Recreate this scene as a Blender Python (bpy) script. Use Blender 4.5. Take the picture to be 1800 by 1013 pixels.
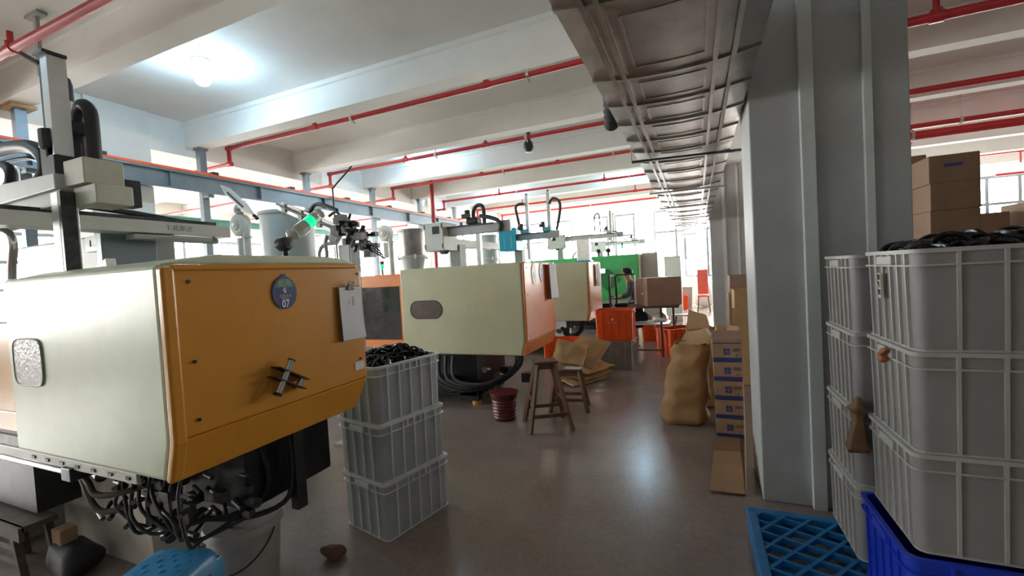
import bpy, bmesh, math, random
from mathutils import Vector, Matrix, noise
R = math.radians
rnd = random.Random(7)
sc = bpy.context.scene
for o in list(bpy.data.objects): bpy.data.objects.remove(o)
COL = sc.collection

# ------------------------------------------------------------------ camera
cam_data = bpy.data.cameras.new('camera')
cam = bpy.data.objects.new('camera', cam_data); COL.objects.link(cam)
cam_data.sensor_width = 36.0; cam_data.lens = 766.4 / 1800 * 36; cam_data.clip_start = 0.05; cam_data.clip_end = 200
yaw, pit, rol = R(23.0), R(1.82), R(3.26)
fw = Vector((-math.sin(yaw) * math.cos(pit), math.cos(yaw) * math.cos(pit), -math.sin(pit)))
rt = Vector((math.cos(yaw), math.sin(yaw), 0)); dn = fw.cross(rt)
r2 = rt * math.cos(rol) + dn * math.sin(rol); d2 = -rt * math.sin(rol) + dn * math.cos(rol)
cam.matrix_world = Matrix(((r2.x, -d2.x, -fw.x, 0), (r2.y, -d2.y, -fw.y, 0), (r2.z, -d2.z, -fw.z, 1.6), (0, 0, 0, 1)))
sc.camera = cam

# ------------------------------------------------------------------ world, light, exposure
w = bpy.data.worlds.new('sky'); sc.world = w; w.use_nodes = True
bg = w.node_tree.nodes['Background']; bg.inputs[0].default_value = (1.0, 0.97, 0.93, 1); bg.inputs[1].default_value = 17.0
sc.view_settings.view_transform = 'Standard'; sc.view_settings.look = 'None'
sc.view_settings.gamma = 1; sc.view_settings.use_curve_mapping = False
sc.view_settings.exposure = 0.8
def portal(name, loc, rot, sx, sy):
    l = bpy.data.lights.new(name, 'AREA'); l.shape = 'RECTANGLE'; l.size = sx; l.size_y = sy
    l.cycles.is_portal = True
    o = bpy.data.objects.new(name, l); COL.objects.link(o); o.location = loc; o.rotation_euler = rot
YE, XL, XR, YB = 19.6, -15.5, 13.0, -7.5          # end, left, right, back wall faces
portal('daylight_portal', ((XL + XR) / 2, YE - .03, 2.5), (R(-90), 0, 0), XR - XL, 3.1)
portal('daylight_portal', (XL + .03, (YE + YB) / 2, 2.4), (0, R(-90), 0), 2.9, YE - YB)

# ------------------------------------------------------------------ materials
MATS = {}
def mat(name, col, rough=.5, metal=0, var=.12, scale=6, bump=0, bscale=40, col2=None, spec=.5, emit=None, es=0, stretch=None, trans=0):
    if name in MATS: return MATS[name]
    m = bpy.data.materials.new(name); m.use_nodes = True; nt = m.node_tree; N = nt.nodes; L = nt.links
    p = N['Principled BSDF']; p.inputs['Roughness'].default_value = rough; p.inputs['Metallic'].default_value = metal
    p.inputs['Specular IOR Level'].default_value = spec
    if trans: p.inputs['Transmission Weight'].default_value = trans
    tc = N.new('ShaderNodeTexCoord'); src = tc.outputs['Object']
    if stretch:
        mp = N.new('ShaderNodeMapping'); mp.inputs['Scale'].default_value = stretch; L.new(src, mp.inputs[0]); src = mp.outputs[0]
    nz = N.new('ShaderNodeTexNoise'); nz.inputs['Scale'].default_value = scale; nz.inputs['Detail'].default_value = 6; nz.inputs['Roughness'].default_value = .65
    L.new(src, nz.inputs['Vector'])
    cr = N.new('ShaderNodeValToRGB'); c = Vector(col)
    a = col2 if col2 else tuple(c * (1 - var)); b = tuple(c * (1 + var)) if not col2 else col
    cr.color_ramp.elements[0].position = .33; cr.color_ramp.elements[1].position = .67
    cr.color_ramp.elements[0].color = (*a, 1); cr.color_ramp.elements[1].color = (*b, 1)
    L.new(nz.outputs['Fac'], cr.inputs[0]); L.new(cr.outputs[0], p.inputs['Base Color'])
    if bump:
        n2 = N.new('ShaderNodeTexNoise'); n2.inputs['Scale'].default_value = bscale; n2.inputs['Detail'].default_value = 4
        L.new(src, n2.inputs['Vector'])
        bp = N.new('ShaderNodeBump'); bp.inputs['Strength'].default_value = bump; bp.inputs['Distance'].default_value = .01
        L.new(n2.outputs['Fac'], bp.inputs['Height']); L.new(bp.outputs[0], p.inputs['Normal'])
    if emit:
        p.inputs['Emission Color'].default_value = (*emit, 1); p.inputs['Emission Strength'].default_value = es
    MATS[name] = m; return m
def glassmat(name, tint, gl=.06, rough=.02):
    m = bpy.data.materials.new(name); m.use_nodes = True; nt = m.node_tree; N = nt.nodes; L = nt.links
    N.remove(N['Principled BSDF']); t = N.new('ShaderNodeBsdfTransparent'); t.inputs[0].default_value = (*tint, 1)
    g = N.new('ShaderNodeBsdfGlossy'); g.inputs['Roughness'].default_value = rough
    mx = N.new('ShaderNodeMixShader'); mx.inputs[0].default_value = gl
    L.new(t.outputs[0], mx.inputs[1]); L.new(g.outputs[0], mx.inputs[2]); L.new(mx.outputs[0], N['Material Output'].inputs[0])
    MATS[name] = m; return m
PAINT = mat('white_wall_paint', (.74, .73, .69), .75, var=.05, scale=1.5, bump=.08, bscale=60)
GREYWALL = mat('grey_wall_paint', (.42, .41, .39), .8, var=.05, scale=1.5)
CEIL = mat('ceiling_paint', (.80, .80, .77), .8, var=.05, scale=.9, bump=.1, bscale=50)
PILLAR = mat('pillar_paint', (.45, .465, .465), .6, var=.07, scale=2.5, bump=.06, bscale=30)
CREAM = mat('cream_paint', (.60, .665, .485), .32, var=.06, scale=3.5, bump=.05, bscale=25)
CREAM2 = mat('khaki_paint', (.53, .50, .325), .4, var=.06, scale=3, bump=.04, bscale=25)
YELLOW = mat('amber_paint', (.66, .285, .03), .28, var=.06, scale=3, bump=.03, bscale=30)
ORANGE = mat('orange_paint', (.80, .235, .06), .3, var=.08, scale=2.5, bump=.03, bscale=30)
GREEN = mat('green_paint', (.07, .47, .14), .35, var=.1, scale=2.5)
RED = mat('red_pipe_paint', (.44, .026, .032), .4, var=.1, scale=5)
ORAIL = mat('orange_rail_plastic', (.9, .13, .03), .4)
STEEL = mat('blue_grey_steel', (.19, .225, .25), .4, .4, var=.12, scale=3)
GALV = mat('galvanised_steel', (.40, .385, .36), .33, .92, var=.22, scale=4, bump=.16, bscale=7)
OILED = mat('oiled_fitting', (.12, .11, .1), .35, .8)
CHROME = mat('bright_steel', (.62, .62, .6), .2, 1)
ALU = mat('brushed_aluminium', (.55, .55, .53), .35, .7)
GREYP = mat('grey_machine_paint', (.36, .37, .35), .45, var=.06)
LGREY = mat('light_grey_enamel', (.60, .61, .57), .4, var=.05)
BLACK = mat('black_rubber', (.018, .018, .02), .5)
DARK = mat('oily_dark_steel', (.022, .022, .024), .4, .3, var=.5, scale=8)
DARK2 = mat('oily_grey_steel', (.06, .06, .062), .35, .6, var=.5, scale=12)
PLAST = mat('grey_crate_plastic', (.42, .45, .475), .38, var=.09, scale=5, bump=.04, bscale=60)
PLASTR = mat('pale_crate_rib', (.70, .71, .69), .42, var=.07, scale=7)
CRATEG = mat('stone_crate_plastic', (.29, .28, .275), .42, var=.09, scale=4, bump=.04, bscale=60)
CRATEGR = mat('stone_crate_rib', (.46, .445, .41), .45, var=.08, scale=7)
OCRATE = mat('orange_crate_plastic', (.86, .10, .015), .35, var=.08, scale=4)
BCRATE = mat('blue_crate_plastic', (.015, .05, .55), .35, var=.1, scale=4)
PALLET = mat('light_blue_pallet', (.012, .17, .42), .4, var=.12, scale=5)
BSTOOL = mat('blue_stool_plastic', (.07, .33, .62), .32, var=.12, scale=8)
BLKPART = mat('glossy_black_plastic', (.008, .008, .009), .18)
KRAFT = mat('kraft_paper', (.40, .225, .09), .65, var=.14, scale=5, bump=.3, bscale=14)
KRAFT2 = mat('pale_kraft_paper', (.58, .38, .19), .65, var=.1, scale=5, bump=.25, bscale=14)
CARD = mat('corrugated_cardboard', (.36, .22, .13), .75, var=.1, scale=4, bump=.1, bscale=50)
CARD2 = mat('dark_cardboard', (.25, .145, .085), .75, var=.12, scale=4, bump=.1, bscale=50)
CARDP = mat('pinkish_cardboard', (.42, .27, .20), .75, var=.08, scale=4)
CARDE = mat('cardboard_cut_edge', (.5, .36, .22), .8)
TAPEB = mat('blue_printed_tape', (.03, .038, .17), .4, var=.2, scale=20)
INKB = mat('blue_ink', (.04, .05, .22), .6)
INKK = mat('black_ink', (.02, .02, .02), .6)
WOOD = mat('brown_stool_wood', (.13, .062, .035), .5, var=.3, scale=9, stretch=(1, 1, .15), bump=.1, bscale=40)
WOODG = mat('worn_grey_wood', (.10, .075, .055), .6, var=.35, scale=9, bump=.1, bscale=40)
PAPER = mat('white_paper', (.78, .78, .8), .7, var=.03)
WHITE = mat('white_plastic', (.78, .78, .76), .4, var=.04)
BUCKET = mat('dirty_white_plastic', (.50, .48, .44), .5, var=.18, scale=5)
REDB = mat('shaded_red_plastic', (.10, .007, .009), .4)  # bucket red darkened to carry the shade under the second machine
SIGNB = mat('navy_sign', (.03, .04, .16), .35)
SIGNG = mat('sign_green', (.06, .2, .16), .4)
SIGNR = mat('sign_red', (.45, .1, .1), .4)
LETTER = mat('pale_lettering', (.72, .74, .85), .5)
CYAN = mat('cyan_enamel', (.0, .36, .52), .35, var=.08)
TEAL = mat('teal_enamel', (.05, .33, .36), .4)
SMOKED = mat('smoked_window', (.018, .018, .02), .06, var=.6, scale=3.5)
FILM = mat('clear_film', (.75, .74, .68), .25, var=.15, scale=14, bump=.6, bscale=30, trans=.35)
GLOWG = mat('green_signal_lens', (.0, .6, .2), .3, emit=(.0, 1, .22), es=1.0)
BULB = mat('lit_bulb_glass', (.9, .95, 1), .3, emit=(.5, .78, 1), es=110)
SKIN = mat('skin', (.62, .36, .26), .5, var=.06); HAIR = mat('black_hair', (.012, .010, .010), .45)
SHIRT = mat('grey_blue_shirt', (.13, .145, .19), .8, var=.15, scale=12); SKIRT = mat('black_cloth', (.012, .014, .018), .85)
GLASS = glassmat('window_glass', (.97, .98, .98)); PLEXI = glassmat('scratched_plexiglass', (.62, .56, .54), .25, .3)
CURT = mat('white_curtain', (.86, .85, .82), .9, var=.05, trans=.0)
LED = mat('led_green', (0, .5, .2), .3, emit=(0, 1, .3), es=1)

def floor_mat():
    m = bpy.data.materials.new('polished_concrete'); m.use_nodes = True; nt = m.node_tree; N = nt.nodes; L = nt.links
    p = N['Principled BSDF']; tc = N.new('ShaderNodeTexCoord')
    def nz(s, d=6):
        n = N.new('ShaderNodeTexNoise'); n.inputs['Scale'].default_value = s; n.inputs['Detail'].default_value = d; n.inputs['Roughness'].default_value = .68
        L.new(tc.outputs['Object'], n.inputs['Vector']); return n
    a, b, c = nz(1.1, 4), nz(30, 3), nz(1.3, 1)
    mx = N.new('ShaderNodeMix'); mx.data_type = 'FLOAT'; mx.inputs[0].default_value = .4
    L.new(a.outputs['Fac'], mx.inputs[2]); L.new(b.outputs['Fac'], mx.inputs[3])
    cr = N.new('ShaderNodeValToRGB'); E = cr.color_ramp.elements
    E[0].position = .26; E[0].color = (.195, .148, .126, 1); E[1].position = .74; E[1].color = (.35, .285, .25, 1)
    L.new(mx.outputs[0], cr.inputs[0]); L.new(cr.outputs[0], p.inputs['Base Color'])
    rr = N.new('ShaderNodeMapRange'); rr.inputs[1].default_value = .3; rr.inputs[2].default_value = .7; rr.inputs[3].default_value = .19; rr.inputs[4].default_value = .23
    L.new(c.outputs['Fac'], rr.inputs[0]); L.new(rr.outputs[0], p.inputs['Roughness'])
    bp = N.new('ShaderNodeBump'); bp.inputs['Strength'].default_value = .02; bp.inputs['Distance'].default_value = .01
    L.new(c.outputs['Fac'], bp.inputs['Height']); L.new(bp.outputs[0], p.inputs['Normal'])
    return m
FLOOR = floor_mat()

# ------------------------------------------------------------------ helpers
def thing(name, label, cat, loc=(0, 0, 0), rz=0, group=None):
    o = bpy.data.objects.new(name, None); COL.objects.link(o); o.empty_display_size = .1
    o.location = loc; o.rotation_euler = (0, 0, rz); o['label'] = label; o['category'] = cat
    if group: o['group'] = group
    return o
def tag(o, label, cat, group=None, kind=None):
    o['label'] = label
    if cat: o['category'] = cat
    if group: o['group'] = group
    if kind: o['kind'] = kind
    return o
def dup(root, loc, rz=0, label=None):
    r = root.copy(); COL.objects.link(r); r.location = loc; r.rotation_euler = (0, 0, rz)
    if label: r['label'] = label
    for ch in list(root.children):
        c = ch.copy(); COL.objects.link(c); c.parent = r
        for g in list(ch.children):
            d = g.copy(); COL.objects.link(d); d.parent = c
    return r
def frame_of(d):
    d = d.normalized(); u = Vector((0, 0, 1)) if abs(d.z) < .95 else Vector((1, 0, 0))
    a = d.cross(u).normalized(); return a, d.cross(a).normalized()
class MB:
    def __init__(s, off=(0, 0, 0)): s.v = []; s.f = []; s.off = Vector(off)      # off: subtracted, to give world coordinates directly
    def add(s, vs, fs):
        n = len(s.v); s.v += [Vector(p) - s.off for p in vs]; s.f += [tuple(i + n for i in f) for f in fs]; return s
    def box(s, x0, x1, y0, y1, z0, z1):
        return s.add([(x0, y0, z0), (x1, y0, z0), (x1, y1, z0), (x0, y1, z0), (x0, y0, z1), (x1, y0, z1), (x1, y1, z1), (x0, y1, z1)],
                     [(0, 3, 2, 1), (4, 5, 6, 7), (0, 1, 5, 4), (1, 2, 6, 5), (2, 3, 7, 6), (3, 0, 4, 7)])
    def bar(s, p, q, a, b=None, up=(0, 0, 1)):                                      # rectangular bar p->q, a wide, b tall
        p, q = Vector(p), Vector(q); b = b or a; d = (q - p).normalized(); u = Vector(up)
        if abs(d.dot(u)) > .98: u = Vector((0, 1, 0))
        x = d.cross(u).normalized() * a / 2; y = x.cross(d).normalized() * b / 2
        vs = [p - x - y, p + x - y, p + x + y, p - x + y, q - x - y, q + x - y, q + x + y, q - x + y]
        return s.add(vs, [(0, 3, 2, 1), (4, 5, 6, 7), (0, 1, 5, 4), (1, 2, 6, 5), (2, 3, 7, 6), (3, 0, 4, 7)])
    def cyl(s, p, q, r, r1=None, n=16, cap=True):
        p, q = Vector(p), Vector(q); r1 = r if r1 is None else r1; a, b = frame_of(q - p); vs = []
        for c, rr in ((p, r), (q, r1)):
            for i in range(n): t = 2 * math.pi * i / n; vs.append(c + a * rr * math.cos(t) + b * rr * math.sin(t))
        fs = [(i, (i + 1) % n, n + (i + 1) % n, n + i) for i in range(n)]
        if cap: fs += [tuple(range(n))[::-1], tuple(range(n, 2 * n))]
        return s.add(vs, fs)
    def tube(s, pts, r, n=8, smooth=4):
        P = [Vector(p) for p in pts]
        if smooth and len(P) > 2:                                                    # Catmull-Rom
            Q = []
            for i in range(len(P) - 1):
                p0, p1, p2, p3 = P[max(i - 1, 0)], P[i], P[i + 1], P[min(i + 2, len(P) - 1)]
                for k in range(smooth):
                    t = k / smooth
                    Q.append(.5 * (2 * p1 + (p2 - p0) * t + (2 * p0 - 5 * p1 + 4 * p2 - p3) * t * t + (3 * p1 - p0 - 3 * p2 + p3) * t ** 3))
            P = Q + [P[-1]]
        vs = []; m = len(P); a0 = None
        for i, p in enumerate(P):
            d = (P[min(i + 1, m - 1)] - P[max(i - 1, 0)]).normalized()
            if a0 is None: a0 = frame_of(d)[0]
            a = (a0 - d * a0.dot(d)).normalized(); a0 = a; b = d.cross(a)
            for j in range(n): t = 2 * math.pi * j / n; vs.append(p + a * r * math.cos(t) + b * r * math.sin(t))
        fs = [(i * n + j, i * n + (j + 1) % n, (i + 1) * n + (j + 1) % n, (i + 1) * n + j) for i in range(m - 1) for j in range(n)]
        fs += [tuple(range(n))[::-1], tuple(range((m - 1) * n, m * n))]
        return s.add(vs, fs)
    def lathe(s, prof, c=(0, 0, 0), n=24, axis='z'):
        vs = []; c = Vector(c)
        for r, z in prof:
            for i in range(n):
                t = 2 * math.pi * i / n; p = (r * math.cos(t), r * math.sin(t), z)
                if axis == 'y': p = (p[0], -p[2], p[1])
                if axis == 'x': p = (p[2], p[0], p[1])
                vs.append(c + Vector(p))
        m = len(prof); fs = [(i * n + j, i * n + (j + 1) % n, (i + 1) * n + (j + 1) % n, (i + 1) * n + j) for i in range(m - 1) for j in range(n)]
        if prof[0][0] > 1e-5: fs.append(tuple(range(n))[::-1])
        if prof[-1][0] > 1e-5: fs.append(tuple(range((m - 1) * n, m * n)))
        return s.add(vs, fs)
    def prism(s, poly, ax, t0, t1):                                                  # poly in the two other axes, extruded along ax
        def P(u, v, t): return {'x': (t, u, v), 'y': (u, t, v), 'z': (u, v, t)}[ax]
        n = len(poly); vs = [P(u, v, t0) for u, v in poly] + [P(u, v, t1) for u, v in poly]
        return s.add(vs, [tuple(range(n)), tuple(range(n, 2 * n))[::-1]] + [(i, n + i, n + (i + 1) % n, (i + 1) % n) for i in range(n)])
    def rloft(s, levels, k=4, close=True, jit=0):                                    # levels: (hx, hy, radius, z[, cx, cy])
        vs = []; m = None
        for lv in levels:
            hx, hy, r, z = lv[:4]; cx, cy = lv[4:6] if len(lv) > 5 else (0, 0); ring = []
            for q, (sx, sy) in enumerate(((1, 1), (-1, 1), (-1, -1), (1, -1))):
                for i in range(k + 1):
                    t = math.pi / 2 * (q + i / k); ring.append((cx + sx * (hx - r) + r * math.cos(t), cy + sy * (hy - r) + r * math.sin(t), z))
            m = len(ring)
            if jit: ring = [tuple(c + jit * (noise.noise(Vector(p) * 9 + Vector((a * 17, 0, 0)))) for a, c in enumerate(p)) for p in ring]
            vs += ring
        L = len(levels); fs = [(i * m + j, i * m + (j + 1) % m, (i + 1) * m + (j + 1) % m, (i + 1) * m + j) for i in range(L - 1) for j in range(m)]
        if close: fs += [tuple(range(m))[::-1], tuple(range((L - 1) * m, L * m))]
        return s.add(vs, fs)
    def build(s, name, m, parent=None, bevel=0, smooth=0, seg=2, sub=0):
        me = bpy.data.meshes.new(name); me.from_pydata([tuple(p) for p in s.v], [], s.f)
        bm = bmesh.new(); bm.from_mesh(me); bmesh.ops.recalc_face_normals(bm, faces=bm.faces); bm.to_mesh(me); bm.free()
        me.materials.append(m); o = bpy.data.objects.new(name, me); COL.objects.link(o)
        if smooth:
            me.polygons.foreach_set('use_smooth', [True] * len(me.polygons)); me.set_sharp_from_angle(angle=R(smooth))
        if bevel:
            b = o.modifiers.new('bevel', 'BEVEL'); b.width = bevel; b.segments = seg; b.limit_method = 'ANGLE'; b.angle_limit = R(35)
        if sub: b = o.modifiers.new('sub', 'SUBSURF'); b.levels = sub; b.render_levels = sub
        if parent: o.parent = parent
        return o
def parts(mb, name, m, parent, **k):                                            # every separate piece of mb as a part of its own
    n = len(mb.v); par = list(range(n))
    def fd(a):
        while par[a] != a: par[a] = par[par[a]]; a = par[a]
        return a
    for f in mb.f:
        for q in f[1:]: par[fd(q)] = fd(f[0])
    gr = {}
    for f in mb.f: gr.setdefault(fd(f[0]), []).append(f)
    for fs in gr.values():
        ids = sorted({i for f in fs for i in f}); ix = {a: b for b, a in enumerate(ids)}
        o = MB(); o.add([mb.v[i] for i in ids], [tuple(ix[i] for i in f) for f in fs]); o.build(name, m, parent, **k)
def oval(rx, rz, n=24, p=2.0):
    out = []
    for i in range(n):
        t = 2 * math.pi * i / n; c, s_ = math.cos(t), math.sin(t)
        out.append((rx * math.copysign(abs(c) ** (2 / p), c), rz * math.copysign(abs(s_) ** (2 / p), s_)))
    return out
def text(body, size, m, parent, loc, face='x', name='lettering', depth=.0008, sx=1.0, bold=0):
    cu = bpy.data.curves.new(name, 'FONT'); cu.body = body; cu.size = size; cu.align_x = 'CENTER'; cu.align_y = 'CENTER'; cu.extrude = depth
    cu.resolution_u = 2; cu.offset = bold
    t = bpy.data.objects.new(name, cu); COL.objects.link(t)
    me = bpy.data.meshes.new_from_object(t.evaluated_get(bpy.context.evaluated_depsgraph_get())); bpy.data.objects.remove(t)
    me.name = name; me.materials.clear(); me.materials.append(m)
    o = bpy.data.objects.new(name, me); COL.objects.link(o); o.parent = parent; o.location = loc
    o.rotation_euler = (R(90), 0, R(90)) if face == 'x' else (R(90), 0, 0); o.scale = (sx, 1, 1); return o
def struct(o, label=None):
    o['kind'] = 'structure'
    if label: o['label'] = label
    return o
# ================================================================== SETTING
struct(MB().box(XL - .3, XR + .3, YB - .3, YE + .3, -.2, 0).build('floor', FLOOR), 'polished brown-grey concrete floor')
struct(MB().box(XL - .3, XR + .3, YB - .3, YE + .3, 4.5, 4.7).build('ceiling', CEIL), 'white painted concrete ceiling slab')
BEAMS = [-3.75, -1.6, .56, 2.72, 4.94, 7.15, 9.27, 11.4, 13.5, 15.65, 17.8]
for i, y in enumerate(BEAMS):
    b = MB().prism([(y - .15, 4.505), (y - .15, 4.44), (y - .125, 4.425), (y - .125, 4.07), (y + .125, 4.07), (y + .125, 4.425), (y + .15, 4.44), (y + .15, 4.505)], 'x', XL, XR)
    struct(b.build('ceiling_beam', CEIL), 'white concrete beam crossing the ceiling')
for x0, x1 in ((-8.4, -7.97), (.42, 1.05)):
    struct(MB().prism([(x0 - .03, 4.505), (x0, 4.43), (x0, 3.93), (x1, 3.93), (x1, 4.43), (x1 + .03, 4.505)], 'y', YB, YE).build('ceiling_girder', CEIL), 'deep white girder running the length of the hall')
# walls with window openings
def wall_band(name, axis, c0, c1, a0, a1, z0, z1, wins, wm=PAINT):
    m = MB()
    def bx(p, q, zz0, zz1):
        if axis == 'x': m.box(p, q, c0, c1, zz0, zz1)
        else: m.box(c0, c1, p, q, zz0, zz1)
    bx(a0, a1, 0, z0); bx(a0, a1, z1, 4.5); p = a0
    for u, v in wins: bx(p, u, z0, z1); p = v
    bx(p, a1, z0, z1); return struct(m.build(name, wm))
WN = [0]
def window(axis, c, u, v, z0, z1, tr):
    WN[0] += 1; W = v - u
    fr = MB(); t = .09; d = .05
    def bx(m, a, b, zz0, zz1, dd=d):
        if axis == 'x': m.box(a, b, c - dd / 2, c + dd / 2, zz0, zz1)
        else: m.box(c - dd / 2, c + dd / 2, a, b, zz0, zz1)
    bx(fr, u, u + t, z0, z1); bx(fr, v - t, v, z0, z1); bx(fr, u + t, v - t, z0, z0 + t); bx(fr, u + t, v - t, z1 - t, z1)
    f = struct(fr.build('window_%d' % WN[0], STEEL))
    xs = [u + t + (W - 2 * t) * k / 3 for k in range(4)]
    for k in (1, 2):
        m = MB(); bx(m, xs[k] - .045, xs[k] + .045, z0 + t, z1 - t); m.build('mullion', STEEL, f)
    m = MB(); bx(m, u + t, v - t, tr - .045, tr + .045, .045); m.build('transom', STEEL, f)
    for k in range(3):
        for a, b in ((z0 + t, tr - .022), (tr + .022, z1 - t)):
            m = MB(); bx(m, xs[k] + .01, xs[k + 1] - .01, a, b, .006); m.build('pane', GLASS, f)
EW = [(-3.28 + 2.85 * k, -.68 + 2.85 * k) for k in range(-4, 5)]
LW = [(-6.8 + 2.85 * k, -4.2 + 2.85 * k) for k in range(9)]
wall_band('wall_end', 'x', YE, YE + .25, XL - .25, XR + .25, 1.05, 3.95, EW)
wall_band('wall_left', 'y', XL - .25, XL, YB - .25, YE, .95, 3.35, LW)
wall_band('wall_back', 'x', YB - .25, YB, XL - .25, XR + .25, 1.3, 3.5, [], GREYWALL)
struct(MB().box(XR, XR + .25, YB, YE, 0, 4.5).build('wall_right', GREYWALL))
for u, v in EW: window('x', YE + .12, u, v, 1.05, 3.95, 3.02)
for u, v in LW: window('y', XL - .12, u, v, .95, 3.35, 2.6)
# pillars on the aisle side (stepped front, as two strips of conduit show)
TRUNK = mat('pale_trunking', (.62, .66, .65), .5, var=.04)
def pillar(name, x0, x1, y0, y1, label, mt=PILLAR, h=4.5):
    return struct(MB().box(x0, x1, y0, y1, 0, h).build(name, mt, bevel=.008), label)
for k, y in enumerate((3.25, 11.8)):
    p = pillar('pillar', .35, 1.17, y, y + .52, ['big grey painted pillar beside the stacked cartons and crates', 'far grey pillar beyond the kraft sacks and cartons'][k])
    m = MB(); m.box(.625, .70, y - .045, y, 0, 4.0); m.build('cable_trunking', TRUNK, p, bevel=.004)
    m = MB(); m.box(.945, .99, y - .03, y, 0, 4.0); m.build('cable_trunking', TRUNK, p, bevel=.004)
for k, y in enumerate((3.46, 12.05)):
    pillar('pillar', -8.75, -7.9, y, y + .8, ['white pillar left of the hall behind the near robot', 'white pillar at the far left behind the steel rail'][k], PAINT)
pillar('pillar', -8.75, -7.9, -5.2, -4.4, 'white pillar behind the viewer on the left', PAINT)
# crane rails and their steel posts
def rail(name, x, y0, y1, z0, z1, wmat, label, clip):
    t = thing(name, label, 'rail', (x, y0, 0)); O = (x, y0, 0)
    m = MB(O); m.box(x - .075, x + .075, y0, y1, z0, z0 + .035); m.box(x - .075, x + .075, y0, y1, z1 - .035, z1); m.box(x - .012, x + .012, y0, y1, z0 + .03, z1 - .03)
    m.build('i_beam', wmat, t)
    if clip:
        m = MB(O); m.box(x - .03, x + .085, y0, y1, z1, z1 + .035); m.build('conductor_bar', ORAIL, t)
        y = y0 + .7
        while y < y1:
            m = MB(O); m.box(x - .05, x + .1, y, y + .1, z1 + .03, z1 + .075); m.build('rail_clip', BLACK, t)
            m = MB(O); m.box(x + .011, x + .07, y + .9, y + .915, z0 + .03, z1 - .03); m.build('web_stiffener', wmat, t); y += 1.55
    return t
rail('crane_rail', -7.6, -3.5, 14.5, 3.25, 3.555, STEEL, 'long grey steel I-beam rail with an orange conductor strip on top', True)
rail('green_crane_rail', -12.5, -3.5, 18.5, 3.42, 3.62, mat('rail_green', (.09, .30, .24), .4), 'green steel rail beyond the posts at the far left', False)
lab = ['steel post left of the white pillar, under a wooden pad', 'steel post just right of the near white pillar', 'steel post right of the tilted hopper arm', 'slim steel post above the second blower', 'slim steel post in front of the far white pillar', 'farthest steel post of the crane rail row']
for i, y in enumerate((2.76, 4.96, 7.16, 9.28, 11.42, 13.52)):
    t = thing('steel_post', lab[i], 'post', (-7.79, y, 0), group='posts of the crane rail')
    MB().box(-.05, .05, -.055, .055, 0, 4.03).build('shaft', STEEL, t)
    MB().box(-.16, .16, -.12, .12, 4.03, 4.07).build('wooden_pad', CARDE, t) if i == 0 else MB().box(-.075, .075, -.08, .08, 4.03, 4.07).build('top_plate', STEEL, t)
    MB().box(-.12, .12, -.12, .12, 0, .02).build('base_plate', STEEL, t)
    MB().box(.05, .19, -.05, .05, 3.2, 3.249).build('bracket', STEEL, t)
# red sprinkler pipes
def pipe(y, z, x0, x1, r, label, drop=None, ups=(), hang=(), nm='sprinkler_pipe', upl=.2):
    t = thing(nm, label, 'pipe', (x0, y, z)); O = (x0, y, z); m = MB(O)
    if drop is None: m.cyl((x0, y, z), (x1, y, z), r, n=12)
    else:
        xd, zd = drop; m.cyl((xd, y, z), (x1, y, z), r, n=12)
        e = MB(O); e.cyl((xd, y, zd), (xd, y, z), r, n=12); e.lathe([(0, -r * 1.3), (r * 1.3, -r * 1.2), (r * 1.3, r * 1.2), (0, r * 1.3)], (xd, y, z), 12, 'x'); e.lathe([(0, -r * 1.3), (r * 1.3, -r * 1.2), (r * 1.3, r * 1.2), (0, r * 1.3)], (xd, y, zd), 12, 'x')
        e.build('drop_elbow', RED, t, smooth=40)
        e = MB(O); e.cyl((x0, y, zd), (xd, y, zd), r * .85, n=12)
        e.build('lower_run', RED, t, smooth=40)
    m.build('main_run', RED, t, smooth=40)
    for x in ups:
        zz = drop[1] if drop and x < drop[0] else z
        e = MB(O); e.cyl((x, y, zz), (x, y, zz + upl), r * .62, n=8); e.cyl((x, y, zz - .005), (x, y, zz + .03 + r), r * 1.05, n=10); e.cyl((x - .06, y, zz), (x + .06, y, zz), r * 1.25, n=10)
        e.build('upright_branch', RED, t, smooth=40)
    for x in hang:
        e = MB(O); e.cyl((x - .02, y, z), (x + .02, y, z), r * 1.35, n=12); e.bar((x, y, z + r), (x, y, 4.5), .03, .006); e.bar((x, y, z - r * 1.2), (x, y + .07, z - r * 1.8), .02, .03)
        e.build('pipe_hanger', ALU, t)
PX = -7.42
pipe(5.4, 4.16, XL, .3, .036, 'nearest long red sprinkler pipe with an elbow above the rail', (-7.70, 3.88), (-9.7, -5.6, -2.5), (-4.83, -1.9))
pipe(7.8, 4.157, XL, .3, .036, 'second red sprinkler pipe, with an elbow by the slanting cable', (-7.73, 3.88), (-10.4, -5.6, -3.7), (-4.85, -2.85))
pipe(10.0, 4.16, XL, .3, .036, 'third red sprinkler pipe from the near end', (-7.67, 3.88), (-10.6, -4.9, -2.9), (-4.3, -1.6))
pipe(12.6, 4.135, XL, .3, .036, 'fourth red sprinkler pipe, in the blue-lit bay', (-7.63, 3.88), (-10.6, -5.6, -2.3), (-5.0, -1.6))
pipe(14.6, 4.05, XL, .3, .036, 'fifth red sprinkler pipe from the near end', (PX, 3.8), (-10.6, -5.6, -1.7), (-4.5,))
pipe(16.6, 4.05, XL, .3, .036, 'farthest red sprinkler pipe before the end windows', (-7.3, 3.72), (-10.6,), (-3.6, -1.2))
t = pipe(2.12, 4.05, XL, .3, .04, 'red sprinkler pipe in the top left corner above the robot', None, (-6.02,), (-2.0,), upl=.17)
pipe(6.15, 4.07, 1.2, XR, .05, 'red sprinkler pipe right of the big pillar, nearest', None, (2.45,), (6,), upl=.42)
pipe(8.8, 4.07, 1.2, XR, .048, 'red sprinkler pipe right of the big pillar, second', None, (7,), (5,))
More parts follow.
